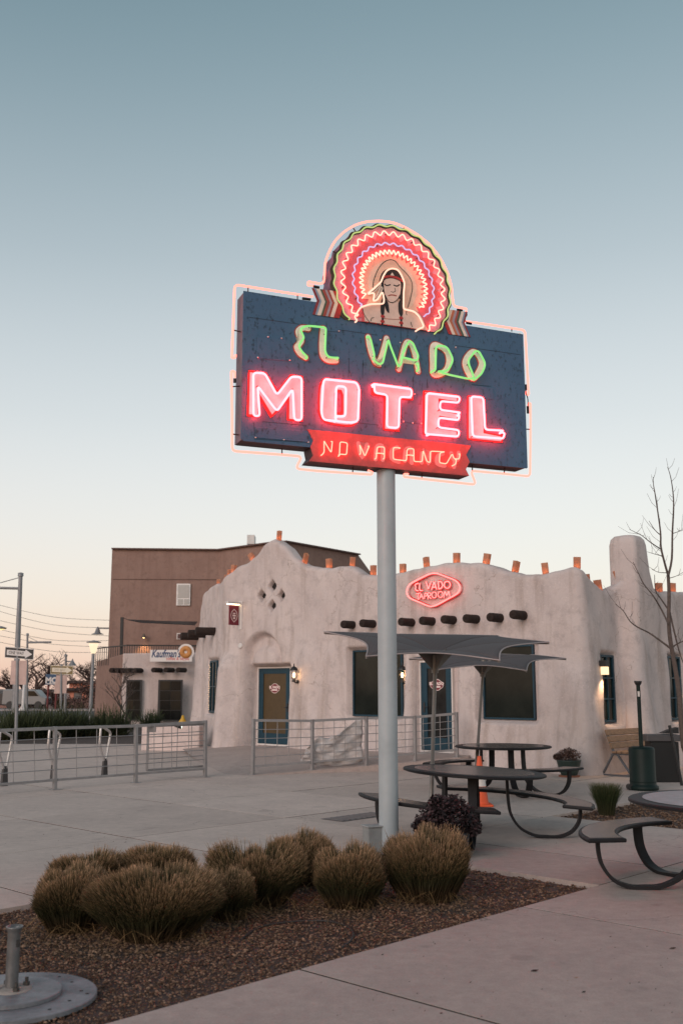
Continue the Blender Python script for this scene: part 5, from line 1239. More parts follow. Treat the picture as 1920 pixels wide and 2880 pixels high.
# patio heater: green tank housing with a slim post
c = gnd(1808, 2221); t = thing('patio_heater', c, 'dark green patio heater with a thin post and no hood', 'patio heater')
M_HG = mat('heater_green', (.004, .014, .012), .5, var=.2, scale=6, spec=.25)
b = MB(); b.lathe([(.245, 0), (.255, .02), (.255, .06), (.225, .085), (.218, .10), (.218, .66), (.205, .70), (.16, .715), (.05, .72)], c, 28); b.build('tank_housing', M_HG, t)
b = MB(); b.lathe([(.222, .13), (.224, .14), (.222, .15)], c, 28); b.build('band', M_HG, t)
b = MB(); b.tube([c + UP * .71, c + UP * 1.79], .034, 14); b.build('post', M_HG, t); b = MB(); b.lathe([(.034, 1.74), (.06, 1.78), (.065, 1.80), (.065, 1.82), (.001, 1.82)], c, 16); b.build('flange', M_BLACK, t)
b = MB(); b.box(c + UP * 1.6 + Vector((-.01, -.036, 0)), (.035, .006, .09)); b.build('sticker', M_CW, t)
b = MB(); b.cyl(c + Vector((-.24, -.1, .05)), c + Vector((-.24, .02, .05)), .05, 14); b.build('wheel', M_BLACK, t)
# cabinet beyond the heater
c = Vector((5.95, 19.0, 0)); t = thing('outdoor_cabinet', c, 'black outdoor cabinet with a grey tray top behind the heater', 'cabinet')
b = MB(); b.box(c + UP * .36, (.50, .42, .72)); b.build('body', mat('cab_black', (.008, .008, .008), .6), t, .01)
b = MB(); b.box(c + UP * .79 + Vector((-.03, 0, 0)), (.62, .46, .12)); b.build('tray', mat('tray_grey', (.09, .085, .088), .5, metal=.3), t, .015)
b = MB(); b.prism([c + Vector((-.02, -.1, .87)), c + Vector((.3, -.1, .87)), c + Vector((.3, -.1, .98)), c + Vector((.12, -.1, .93))], (0, .2, 0)); b.build('lid', M_BLACK, t)

# steel flange base with a capped pipe, lower left
c = gnd(38, 2812, -.03); t = thing('steel_post_base', c, 'round galvanised steel base plate with a short hollow pipe', 'post base')
M_ST = mat('steel_plate', (.20, .205, .22), .5, metal=.25, var=.35, scale=7, bump=.2, bscale=40); M_ST2 = mat('steel_pipe', (.17, .17, .17), .45, metal=.5, var=.3, scale=9)
b = MB(); b.lathe([(.46, 0), (.46, .022), (.455, .026), (.001, .026)], c, 64, smooth=False); b.build('base_plate', M_ST, t)
b = MB(); b.lathe([(.285, .028), (.285, .048), (.28, .051), (.001, .051)], c + Vector((-.02, 0, 0)), 56, smooth=False); b.build('upper_plate', M_ST, t)
p = c + Vector((-.02, .02, .051)); b = MB(); b.lathe([(.036, 0), (.036, .30), (.038, .315), (.048, .33), (.048, .338), (.042, .338), (.034, .32), (.03, .2)], p, 24); b.build('pipe', M_ST2, t)
b = MB(); b.box(p + Vector((.026, -.022, .25)), (.026, .012, .04)); b.build('slot', mat('slot_dark', (.012, .012, .012), .7), t)
b = MB(); b.lathe([(.115, 0), (.11, .006), (.06, .012), (.045, .014)], p, 28); b.build('grout_ring', mat('grout', (.30, .26, .235), .9, var=.25, scale=30), t)
for k in range(4):
    a = .6 + k * PI / 2; q = p + Vector((math.cos(a) * .085, math.sin(a) * .085, .008)); b = MB(); b.lathe([(.019, 0), (.019, .02), (.01, .022), (.01, .045)], q, 6, smooth=False); b.build('bolt', mat('bolt', (.07, .065, .06), .5, metal=.5), t)
for a, r in ((.2, .37), (.75, .36), (-.3, .36), (1.15, .39), (-.75, .38), (.05, .41)):
    b = MB(); q = c + Vector((math.cos(a) * r, math.sin(a) * r, .0275)); b.lathe([(.011, 0), (.001, .0008)], q, 10); b.build('bolt_hole', mat('slot_dark', (.012, .012, .012), .7), t)
# irrigation hose half sunk in the gravel
hp = [gnd(x, y, -.025) for x, y in [(680, 2640), (715, 2615), (760, 2600), (850, 2590), (930, 2592), (985, 2612), (990, 2640), (960, 2665)]]
b = MB(); b.tube(smooth_path(hp, 6), .007, 6); tag(b.build('irrigation_hose', mat('hose', (.03, .025, .022), .6)), 'thin dark irrigation hose curling over the gravel bed', 'hose')
# litter: dry leaves and bits on the concrete
sp_ = []
V, F, A_ = [], [], []
r_ = random.Random(5)
spots = [(1502, 2730, .03), (1619, 2750, .014), (1640, 2790, .016), (1890, 2667, .03), (1322, 2763, .008), (1222, 2655, .008), (1715, 2635, .01), (1771, 2615, .008), (1218, 2650, .006), (1075, 2685, .01), (1190, 2690, .006), (1560, 2645, .006), (1795, 2763, .007), (1455, 2560, .01), (1405, 2667, .006), (1525, 2640, .005), (1950, 2900, .01), (1240, 2850, .01), (1320, 2645, .006)] + [(r_.uniform(900, 1900), r_.uniform(2560, 2860), r_.uniform(.002, .006)) for _ in range(60)] + [(r_.uniform(100, 1900), r_.uniform(2230, 2450), r_.uniform(.006, .016)) for _ in range(40)]
for x, y, s_ in spots:
    p = gnd(x, y, .004); 
    if -4 < p.dot(EX) < E_TIP + .05 and D_F < p.dot(DX) < D_B: continue
    n0 = len(V); a = r_.uniform(-.4, .6); d1 = Vector((math.cos(a), math.sin(a), 0)); d2 = Vector((-d1.y, d1.x, 0)); w = r_.uniform(.25, .7)
    V += [p - d1 * s_, p + d2 * s_ * w + UP * .003, p + d1 * s_ + UP * .004, p - d2 * s_ * w]; F.append((n0, n0 + 1, n0 + 2, n0 + 3)); A_ += [r_.random()] * 4
me = bpy.data.meshes.new('leaf_litter'); me.from_pydata(V, [], F); me.materials.append(blade_mat('litter', [(0, (.03, .02, .016)), (.6, (.08, .05, .035)), (1, (.25, .17, .11))]))
for nm in ('along', 'tint'): at = me.attributes.new(nm, 'FLOAT', 'POINT'); at.data.foreach_set('value', A_)
o = bpy.data.objects.new('leaf_litter', me); COL.objects.link(o); tag(o, 'dry leaf scraps and grit scattered over the concrete', 'leaf litter', kind='stuff')
# bike racks behind the left railing
M_INOX = mat('rack_steel', (.55, .52, .51), .3, metal=.6, var=.1)
for x, y, l in ((291, 2184, 'steel hoop bike rack between the two right-hand railing posts'), (147, 2197, 'steel hoop bike rack hidden behind a railing post'), (8, 2211, 'steel hoop bike rack at the left picture edge')):
    c = gnd(x, y); t = thing('bike_rack', c, l, 'bike rack', 'steel bike racks behind the railing'); tw = Vector((.5, .86, 0))
    b = MB(); b.tube(round_path([c + UP * .3, c + tw * -.14 + UP * .62, c + tw * -.12 + UP * .97, c + tw * .16 + UP * .84, c + tw * .06 + UP * .3], .06), .024, 10); b.build('hoop', M_INOX, t)
    b = MB(); b.box(c + tw * .03 + UP * .17, (.13, .06, .34), (tw, Vector((.86, -.5, 0)), UP), .7); b.build('sleeve', mat('rack_sleeve', (.06, .055, .055), .6), t)
# ------------------------------------------------------------------ bare trees
M_BARK = mat('bark', (.105, .078, .068), .9, var=.3, scale=20); M_BARK_F = mat('bark_far', (.075, .045, .038), .95, var=.2)
tw_f = dep(1877, 1616, 18.4)
t = thing('bare_tree', Vector((6.35, 18.4, 0)), 'young bare tree with two upright leaders at the right edge', 'tree')
def tp(lst, Y0=18.4, j=0.0): return [dep(1500 + x * .34, 1300 + y * .34, Y0 + rnd.uniform(-j, j)) for x, y in lst]
b = MB(); b.tube([Vector((6.4, 18.4, -.05))] + smooth_path([dep(1921, 2100, 18.4)] + tp([(1220, 2180), (1200, 1900), (1150, 1600), (1125, 1450), (1115, 1300), (1118, 1100), (1110, 930)]), 3), [.055] + [.05 - .001 * i for i in range(22)], 9); b.build('trunk', M_BARK, t)
def limb(l, r0, r1, j=.15):
    q = smooth_path(tp(l, 18.4, j), 3); b = MB(); b.tube(q, [r0 + (r1 - r0) * i / (len(q) - 1) for i in range(len(q))], 6); lb = b.build('limb', M_BARK, t)
    tw = MB()
    for i in range(3, len(q) - 1):
        for _ in range(rnd.choice((0, 1, 1))):
            d_ = (q[i] - q[i - 1]).normalized(); s_ = Vector((rnd.uniform(-1, 1), rnd.uniform(-.4, .4), rnd.uniform(0, .8))).normalized(); L = rnd.uniform(.08, .34); r_ = .0045
            tw.tube([q[i], q[i] + (d_ * .3 + s_) * L * .5, q[i] + (d_ * .4 + s_ * .9 + UP * .25) * L], [r_, r_ * .8, r_ * .5], 4)
    if tw.v: tw.build('twigs', M_BARK, lb)['kind'] = 'stuff'
limb([(1110, 935), (1080, 830), (1050, 700), (1047, 580), (1020, 380), (1000, 250), (988, 180), (988, 122)], .022, .005)
limb([(1112, 935), (1140, 800), (1145, 580), (1155, 380), (1150, 250), (1130, 120), (1105, 40)], .022, .005)
limb([(1130, 1540), (1050, 1480), (950, 1410), (850, 1360), (790, 1310), (740, 1230), (675, 1175)], .02, .005)
limb([(1112, 1340), (1060, 1230), (990, 1110), (910, 1010), (870, 930), (820, 825)], .018, .005)
limb([(1112, 1220), (1050, 1130), (1005, 1060), (998, 930)], .016, .005)
limb([(1130, 1540), (1190, 1500), (1260, 1470)], .02, .008); limb([(1120, 1230), (1160, 1400), (1200, 1560), (1235, 1660)], .02, .008)
limb([(1050, 720), (960, 660), (895, 608), (830, 575), (790, 555)], .012, .004); limb([(1050, 605), (1000, 560), (952, 485)], .010, .004); limb([(1060, 775), (1000, 760), (935, 740)], .008, .003); limb([(1145, 590), (1190, 575), (1235, 550)], .008, .003); limb([(1100, 915), (1030, 910), (975, 885)], .008, .003); limb([(1120, 960), (1180, 940), (1235, 910)], .008, .003)
st = MB(); p0, p1 = Vector((6.02, 18.2, 0)), dep(1881, 2040, 18.2); st.tube([p0, p1], .028, 8); tag(st.build('tree_stake', M_BLACK), 'black stake leaning beside the bare tree on the right', 'stake')

def bare_tree(base, H, spread, label, seed, m=M_BARK_F, levels=4, group=None, r0=.2, kids=5):
    r_ = random.Random(seed); t = thing('bare_tree', base, label, 'tree', group); tb, cb = MB(), MB(); base = Vector(base)
    def grow(p, d_, L, r, lv):
        n = 3; q = [p]
        for i in range(n):
            d_ = (d_ + Vector((r_.gauss(0, .16), r_.gauss(0, .16), r_.gauss(.03, .1)))).normalized(); q.append(q[-1] + d_ * L / n)
        (tb if lv == levels else cb).tube(q, [r * (1 - .4 * i / n) for i in range(n + 1)], 6 if lv == levels else (4 if lv > 1 else 3), caps=False)
        if lv:
            for k in range(kids if lv < levels else kids + 1):
                f = r_.uniform(.35, 1) if lv < levels else r_.uniform(.55, 1); i = min(n - 1, int(f * n)); pp = q[i].lerp(q[i + 1], f * n - i)
                a = r_.uniform(0, 6.28); side = Vector((math.cos(a), math.sin(a), r_.uniform(-.1, .5)))
                grow(pp, (d_ * .55 + side * spread).normalized(), L * r_.uniform(.5, .78), r * .52, lv - 1)
    grow(base - UP * .1, UP, H * .36, r0, levels)
    tb.build('trunk', m, t); cb.build('crown', m, t); return t
# ------------------------------------------------------------------ brown block and bagel shop beyond
M_BROWN = adobe_mat('stucco_brown', (.30, .198, .165), (.265, .17, .142), (.235, .15, .125)); M_SHOP = adobe_mat('stucco_shop', (.66, .55, .515), (.60, .49, .46), (.55, .44, .41))
bk = thing('apartment_block', dep(600, 2030, 60), 'tall brown stucco block rising behind the adobe building', 'building')
rl = [(262, 1546, 66), (316, 1545, 58), (616, 1548, 58), (798, 1524, 54.5), (1007, 1561, 60)]
tops = [dep(*q) for q in rl]
z0s = [Vector((p.x, p.y, -.1)) for p in tops]
for i in range(1, 4):
    a, c = tops[i], tops[i + 1]; b = MB(); nrm = Vector((c.y - a.y, a.x - c.x, 0)).normalized(); b.prism([z0s[i], z0s[i + 1], c, a], -nrm * .3); b.build('wall', M_BROWN, bk)
    b = MB(); b.beam(a + UP * .03, c + UP * .03, .4, .08); b.build('coping', mat('coping', (.12, .07, .06), .8), bk)
b = MB(); b.add([tops[1], tops[1] + Vector((-1.6, 12, 0)), z0s[1] + Vector((-1.6, 12, 0)), z0s[1]], [(0, 1, 2, 3)]); b.add([tops[4], tops[4] + Vector((1, 9, 0)), z0s[4] + Vector((1, 9, 0)), z0s[4]], [(0, 3, 2, 1)]); b.build('side_wall', M_BROWN, bk)
b = MB(); b.add([p - UP * .15 for p in tops[1:]] + [tops[4] + Vector((1, 9, -.2)), tops[1] + Vector((-1.6, 12, -.2))], [tuple(range(6))]); b.build('roof', mat('roof_gravel', (.2, .18, .17), .9), bk)
b = MB(); b.beam(dep(318, 1629, 57.98), dep(616, 1630, 57.98), .03, .03); b.build('control_joint', mat('coping', (.12, .07, .06), .8), bk)
fx = Vector((1, 0, 0)); fy = Vector((0, -1, 0)); Yb = 57.97
def pbox(mb, x0, y0, x1, y1, Y, d_=.1):
    a, c = dep(x0, y0, Y), dep(x1, y1, Y); mb.box(((a.x + c.x) / 2, Y - d_ / 2, (a.z + c.z) / 2), (abs(c.x - a.x), d_, abs(a.z - c.z))); return mb
w_ = pbox(MB(), 498, 1642, 535, 1703, Yb, .08).build('window', mat('frame_white', (.75, .72, .7), .5), bk)
for x0, y0, x1, y1 in ((501, 1645, 532, 1682), (501, 1685, 515, 1700), (518, 1685, 532, 1700)): pbox(MB(), x0, y0, x1, y1, Yb - .085, .02).build('pane', mat('blind', (.42, .40, .38), .3, var=.05), w_)
w_ = pbox(MB(), 498, 1781, 531, 1798, Yb, .06).build('vent', mat('frame_white', (.75, .72, .7), .5), bk); pbox(MB(), 500, 1783, 514, 1796, Yb - .062, .02).build('louvre', mat('louvre', (.12, .06, .055), .7), w_); pbox(MB(), 516, 1783, 529, 1796, Yb - .062, .02).build('louvre', mat('louvre2', (.40, .2, .17), .7), w_)
b = pbox(MB(), 699, 1511, 719, 1536, 62, 1.0); tag(b.build('rooftop_unit', mat('unit_white', (.62, .6, .58), .5)), 'pale boxy ventilation unit on the brown roof', 'roof unit')
# terrace shop
A0 = dep(272, 1860, 54.5); A1 = dep(346, 1838, 49); A2 = dep(600, 1828, 50)
sh = thing('bagel_shop', Vector((A1.x, A1.y, 0)), 'low pale shop with dark glass doors and a roof terrace', 'building')
h0 = A1.z
b = MB(); b.prism([Vector((A1.x, A1.y, -.1)), Vector((A2.x, A2.y, -.1)), Vector((A2.x, A2.y, h0 + .1)), Vector((A1.x, A1.y, h0))], (0, .3, 0)); b.build('front_wall', M_SHOP, sh, .05)
b = MB(); b.prism([Vector((A0.x, A0.y, -.1)), Vector((A1.x - .01, A1.y + .02, -.1)), Vector((A1.x - .01, A1.y + .02, h0 - .02)), Vector((A0.x, A0.y, A0.z))], (.3, .2, 0)); b.build('side_wall', M_BROWN, sh, .04)
b = MB(); b.add([Vector((A0.x, A0.y, h0 - .5)), Vector((A1.x, A1.y + .1, h0 - .5)), Vector((A2.x, A2.y + .1, h0 - .5)), Vector((A2.x, 58, h0 - .5)), Vector((A0.x, 58, h0 - .5))], [(0, 1, 2, 3, 4)]); b.build('terrace', mat('roof_gravel', (.2, .18, .17), .9), sh)
Ys = 49.25
def swin(x0, y0, x1, y1, rows):
    w_ = pbox(MB(), x0, y0, x1, y1, Ys - .1, .1).build('glass_door', M_BLACK, sh)
    for i in range(2):
        for j in range(rows):
            a, c = x0 + 3 + (x1 - x0 - 6) * i / 2, x0 + 3 + (x1 - x0 - 6) * (i + 1) / 2; e_, f2 = y0 + 3 + (y1 - y0 - 6) * j / rows, y0 + 3 + (y1 - y0 - 6) * (j + 1) / rows
            wm = rnd.random() < .35 and j < 3
            pbox(MB(), a + 1, e_ + 1, c - 1, f2 - 1, Ys - .203, .02).build('pane', mat('shop_glass_warm', (.035, .028, .02), .15, var=.8, scale=1.5, col2=(.02, .018, .016), spec=.2) if wm else mat('shop_glass', (.012, .012, .0115), .15, var=.5, scale=1.2, spec=.2), w_)
swin(355, 1912, 397, 2026, 4); swin(447, 1912, 512, 2028, 4)
def fviga(x, y, L=.6): 
    p = dep(x, y, Ys); b = MB(); b.cyl(p + Vector((0, .1, 0)), p + Vector((-.25, -L, 0)), .12, 10); b.build('viga', M_VIGA, sh)
for x in (335, 350, 366, 382, 400): fviga(x, 1886)
for x in (452, 486, 520): fviga(x, 1885)
b = MB(); a, c = dep(328, 1817, 49.6), dep(560, 1814, 50.2)
rt = h0 + .42
tr_ = thing('terrace_railing', Vector((A1.x, 49.6, h0 - .5)), 'dark baluster railing along the shop roof terrace', 'railing')
pA, pB = Vector((A0.x + .2, 53.5, 0)), Vector((A1.x + .1, 49.5, 0)); pC = Vector((A2.x, 50.3, 0))
b = MB(); b.beam(pA + UP * rt, pB + UP * rt, .06); b.beam(pB + UP * rt, pC + UP * rt, .06); b.build('handrail', M_BLACK, tr_)
for i in range(14): p = pA.lerp(pB, i / 14); b = MB(); b.beam(p + UP * (h0 - .5), p + UP * rt, .03); b.build('baluster', M_BLACK, tr_)
for i in range(36): p = pB.lerp(pC, i / 36); b = MB(); b.beam(p + UP * (h0 - .5), p + UP * rt, .03); b.build('baluster', M_BLACK, tr_)
# shop sign board
p0 = dep(426, 1826, 48.9); sg = thing('shop_sign', dep(482, 1862, 48.9), 'white shop sign with blue script and an orange ring', 'sign')
b = pbox(MB(), 424, 1828, 541, 1861, 48.95, .12); b.build('board', mat('board_white', (.72, .66, .63), .5, var=.03), sg)
cc_ = dep(523, 1834, 48.86); b = MB(); b.lathe([(.40, 0), (.40, .03)], cc_ + Vector((0, .01, 0)), 28, (fx, UP, fy)); b.build('board_lobe', mat('board_white', (.72, .66, .63), .5), sg)
b = MB(); q = [(r, z) for r, z in ((.07, .03), (.08, .06), (.18, .09), (.29, .06), (.30, .03))]; b.lathe(q, cc_, 28, (fx, UP, fy)); b.build('bagel', mat('bagel', (.52, .22, .06), .6, var=.2, scale=8), sg)
b = MB(); add_text(b, "Kaufman's", .5, dep(467, 1839.5, 48.83), fx, UP, fy, shear=.25, offset=.012, extrude=.004, width=1.42); b.build('lettering', mat('lettering_blue', (.012, .045, .13), .5, var=0), sg)
b = MB(); add_text(b, "coffee & bagels", .23, dep(500, 1852.5, 48.83), fx, UP, fy, offset=.004, extrude=.004, width=1.1); b.build('lettering', mat('lettering_red', (.55, .13, .11), .5, var=0), sg)
# shade sail with its post, terrace lamp
ss_ = thing('shade_sail', dep(341, 1838, 50.5), 'black triangular shade sail on a post over the terrace', 'shade sail')
b = MB(); a = dep(342, 1840, 50.6); c = dep(344, 1736, 50.6); b.beam(a - UP * .4, c, .14); b.build('post', M_BLACK, ss_)
b = MB(); b.add([dep(358, 1742, 50.6), dep(396, 1750, 51.5), dep(548, 1757, 53.5), dep(556, 1748, 56), dep(450, 1746, 56)], [(0, 1, 2, 3, 4)]); o = b.build('sail', M_BLACK, ss_); so = o.modifiers.new('s', 'SOLIDIFY'); so.thickness = .03
b = MB(); b.tube([c, dep(358, 1742, 50.6)], .015, 5); b.build('cable', M_BLACK, ss_)
lp = thing('terrace_lamp', dep(405, 1800, Yb), 'small lit cone lamp on the brown wall above the terrace', 'wall lamp')
b = MB(); c = dep(405, 1788, Yb - .3); b.lathe([(.14, -.12), (.06, .08), (.03, .12)], c, 12); b.build('shade', mat('lamp_shade', (.12, .09, .07), .5), lp); b = MB(); b.lathe([(.08, -.13), (.001, -.13)], c, 10); b.build('bulb', emis('terrace_bulb', (1, .6, .25), 12), lp)
l = bpy.data.lights.new('terrace_light', 'SPOT'); l.energy = 110; l.color = (1, .55, .22); l.spot_size = math.radians(95); l.spot_blend = .6; l.shadow_soft_size = .05; lo_ = bpy.data.objects.new('terrace_light', l); COL.objects.link(lo_); lo_.location = c - UP * .16 - lp.location; lo_.parent = lp
# low pale wall in front of the shop
wl = gnd(396, 2110); wr = gnd(560, 2112); b = MB(); b.prism([Vector((wl.x, wl.y, -.1)), Vector((wr.x, wr.y, -.1)), Vector((wr.x, wr.y, .68)), Vector((wl.x, wl.y, .68))], (.1, .35, 0)); tag(b.build('low_wall', M_SHOP, None, .04), 'low pale stucco wall between the gate and the shop', 'wall')
fl = thing('floodlight', dep(508, 2046, 27.2), 'small lit floodlight on top of the low pale wall', 'floodlight')
c = dep(506, 2041, 27.3); b = MB(); b.lathe([(.03, -.16), (.075, -.02), (.085, .06)], c, 12, (Vector((0, 1, 0)), UP, Vector((1, -.35, 0)).normalized())); b.build('housing', M_BLACK, fl); b = MB(); b.lathe([(.075, .06), (.001, .07)], c, 12, (Vector((0, 1, 0)), UP, Vector((1, -.35, 0)).normalized())); b.build('lens', emis('flood_lens', (.9, .95, .75), 2.5), fl)
b = MB(); b.cyl(Vector((c.x, c.y, .67)), c, .015, 6); b.build('stem', M_BLACK, fl)
c = dep(513, 2075, 29); c.z = 0; hy = thing('fire_hydrant', c, 'yellow fire hydrant behind the low wall', 'hydrant')
M_HY = mat('hydrant', (.55, .32, .03), .5); b = MB(); b.lathe([(.16, 0), (.16, .05), (.11, .07), (.11, .55), (.15, .57), (.15, .63), (.13, .66), (.11, .76), (.05, .85), (.03, .93), (.001, .94)], c, 16); b.build('barrel', M_HY, hy)
b = MB(); b.cyl(c + Vector((-.2, 0, .6)), c + Vector((.2, 0, .6)), .06, 10); b.build('outlet', M_HY, hy)
bare_tree(dep(372, 2056, 40) * 1 - UP * dep(372, 2056, 40).z, 4.6, .5, 'slender leafless sapling before the bagel shop', 5, M_BARK, 3, None, .05, 4)
# ------------------------------------------------------------------ street side, far left
b = MB(); b.add([(-90, 64, -.06), (-4, 64, -.06), (-4, 79, -.06), (-90, 79, -.06)], [(0, 1, 2, 3)]); tag(b.build('road', M_ASPH), kind='structure')
b = MB(); b.box((-47, 80.5, -.02), (86, 3, .14)); tag(b.build('sidewalk', mat('walk', (.34, .30, .29), .9, var=.1)), kind='structure')
# yuccas in the planting strip
M_YUC = blade_mat('yucca', [(0, (.05, .042, .018)), (.4, (.03, .042, .018)), (1, (.06, .07, .03))])
ypos = [(12, 2082, 'leftmost'), (62, 2080, 'second from the left'), (110, 2078, 'third from the left'), (152, 2076, 'fourth from the left, behind the railing post'), (196, 2074, 'left of the lamp post'), (235, 2071, 'just left of the lamp post base'), (282, 2073, 'just right of the lamp post'), (318, 2071, 'rightmost in the front row')] 
for i, (x, y, nm) in enumerate(ypos):
    c = gnd(x, y); t = thing('yucca', c, 'dark spiky yucca clump ' + nm, 'yucca', 'yuccas in the far planting strip'); sp_ = []; ys = rnd.uniform(.75, 1.35)
    for k in range(420):
        a = rnd.uniform(0, 2 * PI); el = rnd.uniform(.25, 1.5); L = ys * rnd.uniform(.5, 1.15); b0 = Vector((rnd.uniform(-.45, .45), rnd.uniform(-.4, .4), 0)); d_ = Vector((math.cos(a) * math.cos(el), math.sin(a) * math.cos(el), math.sin(el)))
        sp_.append(([c + b0, c + b0 + d_ * L * .6, c + b0 + d_ * L + UP * -.1 * math.cos(el)], .018, rnd.random()))
    blades('leaves', sp_, M_YUC, t)
for i, (x, Y, nm) in enumerate([(30, 44, 'left behind the one way sign'), (105, 43, 'between the two one way signs'), (180, 44, 'below the second one way sign'), (300, 42, 'against the brown side wall'), (425, 46, 'before the shop front')]):
    c = dep(x, 2000, Y); c.z = 0; t = thing('yucca', c, 'low dusty green spiky plant ' + nm, 'yucca', 'far low plants'); sp_ = []
    for k in range(300):
        a = rnd.uniform(0, 2 * PI); el = rnd.uniform(.3, 1.5); L = rnd.uniform(.4, .85); b0 = Vector((rnd.uniform(-1.1, 1.1) * (1 if i < 4 else .3), rnd.uniform(-.4, .4), 0)); d_ = Vector((math.cos(a) * math.cos(el), math.sin(a) * math.cos(el), math.sin(el)))
        sp_.append(([c + b0, c + b0 + d_ * L * .6, c + b0 + d_ * L], .022, rnd.random()))
    blades('leaves', sp_, M_YUC, t)
b = MB(); b.add([(-40, 31.5, .01), (-5.2, 31.5, .01), (-6.5, 46, .01), (-40, 50, .01)], [(0, 1, 2, 3)]); tag(b.build('planting_strip', M_SOIL), kind='structure')
# lamp post
c = gnd(252, 2058); lp = thing('lamp_post', c, 'lit grey lamp post with a flat disc cap left of the shop', 'street lamp'); M_POST = mat('post_grey', (.25, .25, .26), .5, metal=.3)
Yl = c.y; top = dep(263, 1838, Yl); hz = top.z
b = MB(); b.box(c + UP * .12, (.95, .6, .5)); b.build('footing', mat('footing', (.27, .26, .26), .9), lp, .02)
b = MB(); b.tube([c, Vector((c.x + (top.x - c.x) * .98, c.y, hz))], [.075, .06], 12); b.build('post', M_POST, lp)
b = MB(); tc2 = Vector((top.x, c.y, hz)); b.lathe([(.09, 0), (.12, .1), (.16, .28), (.2, .4), (.001, .4)], tc2, 16); b.build('globe', emis('lamp_globe', (1, .78, .52), 1.15), lp)
b = MB(); b.lathe([(.01, .42), (.28, .43), (.29, .46), (.05, .52), (.001, .53)], tc2, 20); b.build('disc_cap', M_POST, lp)
# one way signs
M_SB = mat('sign_black', (.012, .012, .013), .5, var=0); M_SW = mat('sign_white', (.66, .62, .60), .5, var=.05); M_GOLD = mat('sign_gold', (.20, .14, .05), .5, var=.1); M_CRM = mat('sign_cream', (.72, .64, .52), .5, var=.03); M_BACKP = mat('sign_back', (.40, .30, .28), .45, metal=.4, var=.12)
def one_way(corners, Y, px, py0, py1, label, bm, wm, tm, backp):
    a, c, d_, e_ = [dep(x, y, Y) for x, y in corners]; U_ = (c - a).normalized(); V_ = (a - e_); H_ = V_.length; V_.normalize(); W_ = (c - a).length; N_ = U_.cross(V_); N_ = N_ if N_.y < 0 else -N_; ctr = (a + d_) / 2
    foot = dep(px, py1, Y); foot.z = 0
    t = thing('one_way_sign', foot, label, 'sign', 'one way street signs')
    f2 = lambda x, y, n=0.0: ctr + U_ * (x * W_ / 2) + V_ * (y * H_ / 2) + N_ * n
    b = MB(); b.prism([f2(-1, -1), f2(1, -1), f2(1, 1), f2(-1, 1)], N_ * .01); b.build('plate', wm, t)
    b = MB(); b.prism([f2(-.965, -.88, .011), f2(.965, -.88, .011), f2(.965, .88, .011), f2(-.965, .88, .011)], N_ * .004); b.build('field', bm, t)
    b = MB(); b.prism([f2(-.86, -.48, .016), f2(.42, -.48, .016), f2(.42, -.80, .016), f2(.90, 0, .016), f2(.42, .80, .016), f2(.42, .48, .016), f2(-.86, .48, .016)], N_ * .004); b.build('arrow', wm, t)
    b = MB(); add_text(b, 'ONE WAY', H_ * .42, f2(-.20, 0, .023), U_, V_, N_, width=W_ * .52, offset=0); b.build('lettering', tm, t)
    tp_ = dep(px + (2 if px < 100 else 1), py0, Y); b = MB(); b.tube([foot, Vector((tp_.x, Y + .03, tp_.z))], .05, 8); b.build('post', M_POST, t)
    for q in backp:
        pl_ = [dep(x, y, Y + .02) for x, y in q]; b = MB(); b.prism(pl_, (0, .01, 0)); b.build('back_plate', M_BACKP, t)
    return t
one_way([(16, 1819), (97, 1826), (95, 1856), (14, 1850)], 31.5, 48, 1815, 2040, 'black and white one way sign with an arrow, nearest at left', M_SB, M_SW, M_SB, [[(33, 1858), (77, 1858), (73, 1926), (29, 1925)]])
one_way([(144, 1872), (207, 1874), (206, 1897), (143, 1897)], 41, 172, 1868, 2030, 'faded gold and cream one way sign left of the lamp post', M_GOLD, M_CRM, mat('faded', (.45, .38, .30), .5, var=0), [[(159, 1899), (190, 1899), (187, 1950), (152, 1951)]])
# tapered signal mast and smaller poles
def mast(x0, y0, x1, y1, Y, r0, r1, label, arms=(), name='signal_mast'):
    foot = dep(x1, y1, Y); foot.z = 0; top = dep(x0, y0, Y); t = thing(name, foot, label, 'pole'); b = MB(); b.tube([foot, Vector((top.x, Y, top.z))], [r0, r1], 10); b.build('pole', M_POST, t)
    b = MB(); b.lathe([(r1 * 1.5, -.05), (r1 * 1.5, .1), (.001, .14)], Vector((top.x, Y, top.z)), 8); b.build('cap', M_POST, t)
    for q, r in arms: b = MB(); b.tube([dep(x, y, Y) for x, y in q], r, 6); b.build('arm', M_POST, t)
    return t
mast(59, 1618, 42, 2015, 46, .16, .09, 'tall tapered grey signal mast with an arm leaving at left', [([(57, 1655), (-20, 1653)], .06), ([(57, 1624), (-20, 1645)], .02)])
mast(78, 1786, 76, 1995, 72, .10, .07, 'far thin signal mast with a long arm to the right', [([(78, 1807), (145, 1806)], .07), ([(78, 1790), (110, 1806)], .02)])
sl = mast(186, 1845, 184, 1995, 74, .10, .08, 'far dark street light pole with a hanging bell lamp', [([(186, 1860), (205, 1861)], .05)], 'street_light'); b = MB(); b.lathe([(.02, .5), (.1, .3), (.32, 0)], dep(204, 1872, 74), 10); b.build('lamp_head', M_POST, sl)
sl = mast(322, 1768, 322, 1995, 66, .10, .08, 'street light arm with bell lamp reaching out from behind the brown block', [([(322, 1768), (275, 1767)], .04)], 'street_light'); b = MB(); b.lathe([(.04, .45), (.12, .3), (.20, .05), (.42, -.05)], dep(275, 1782, 66), 12); b.build('lamp_head', M_POST, sl)
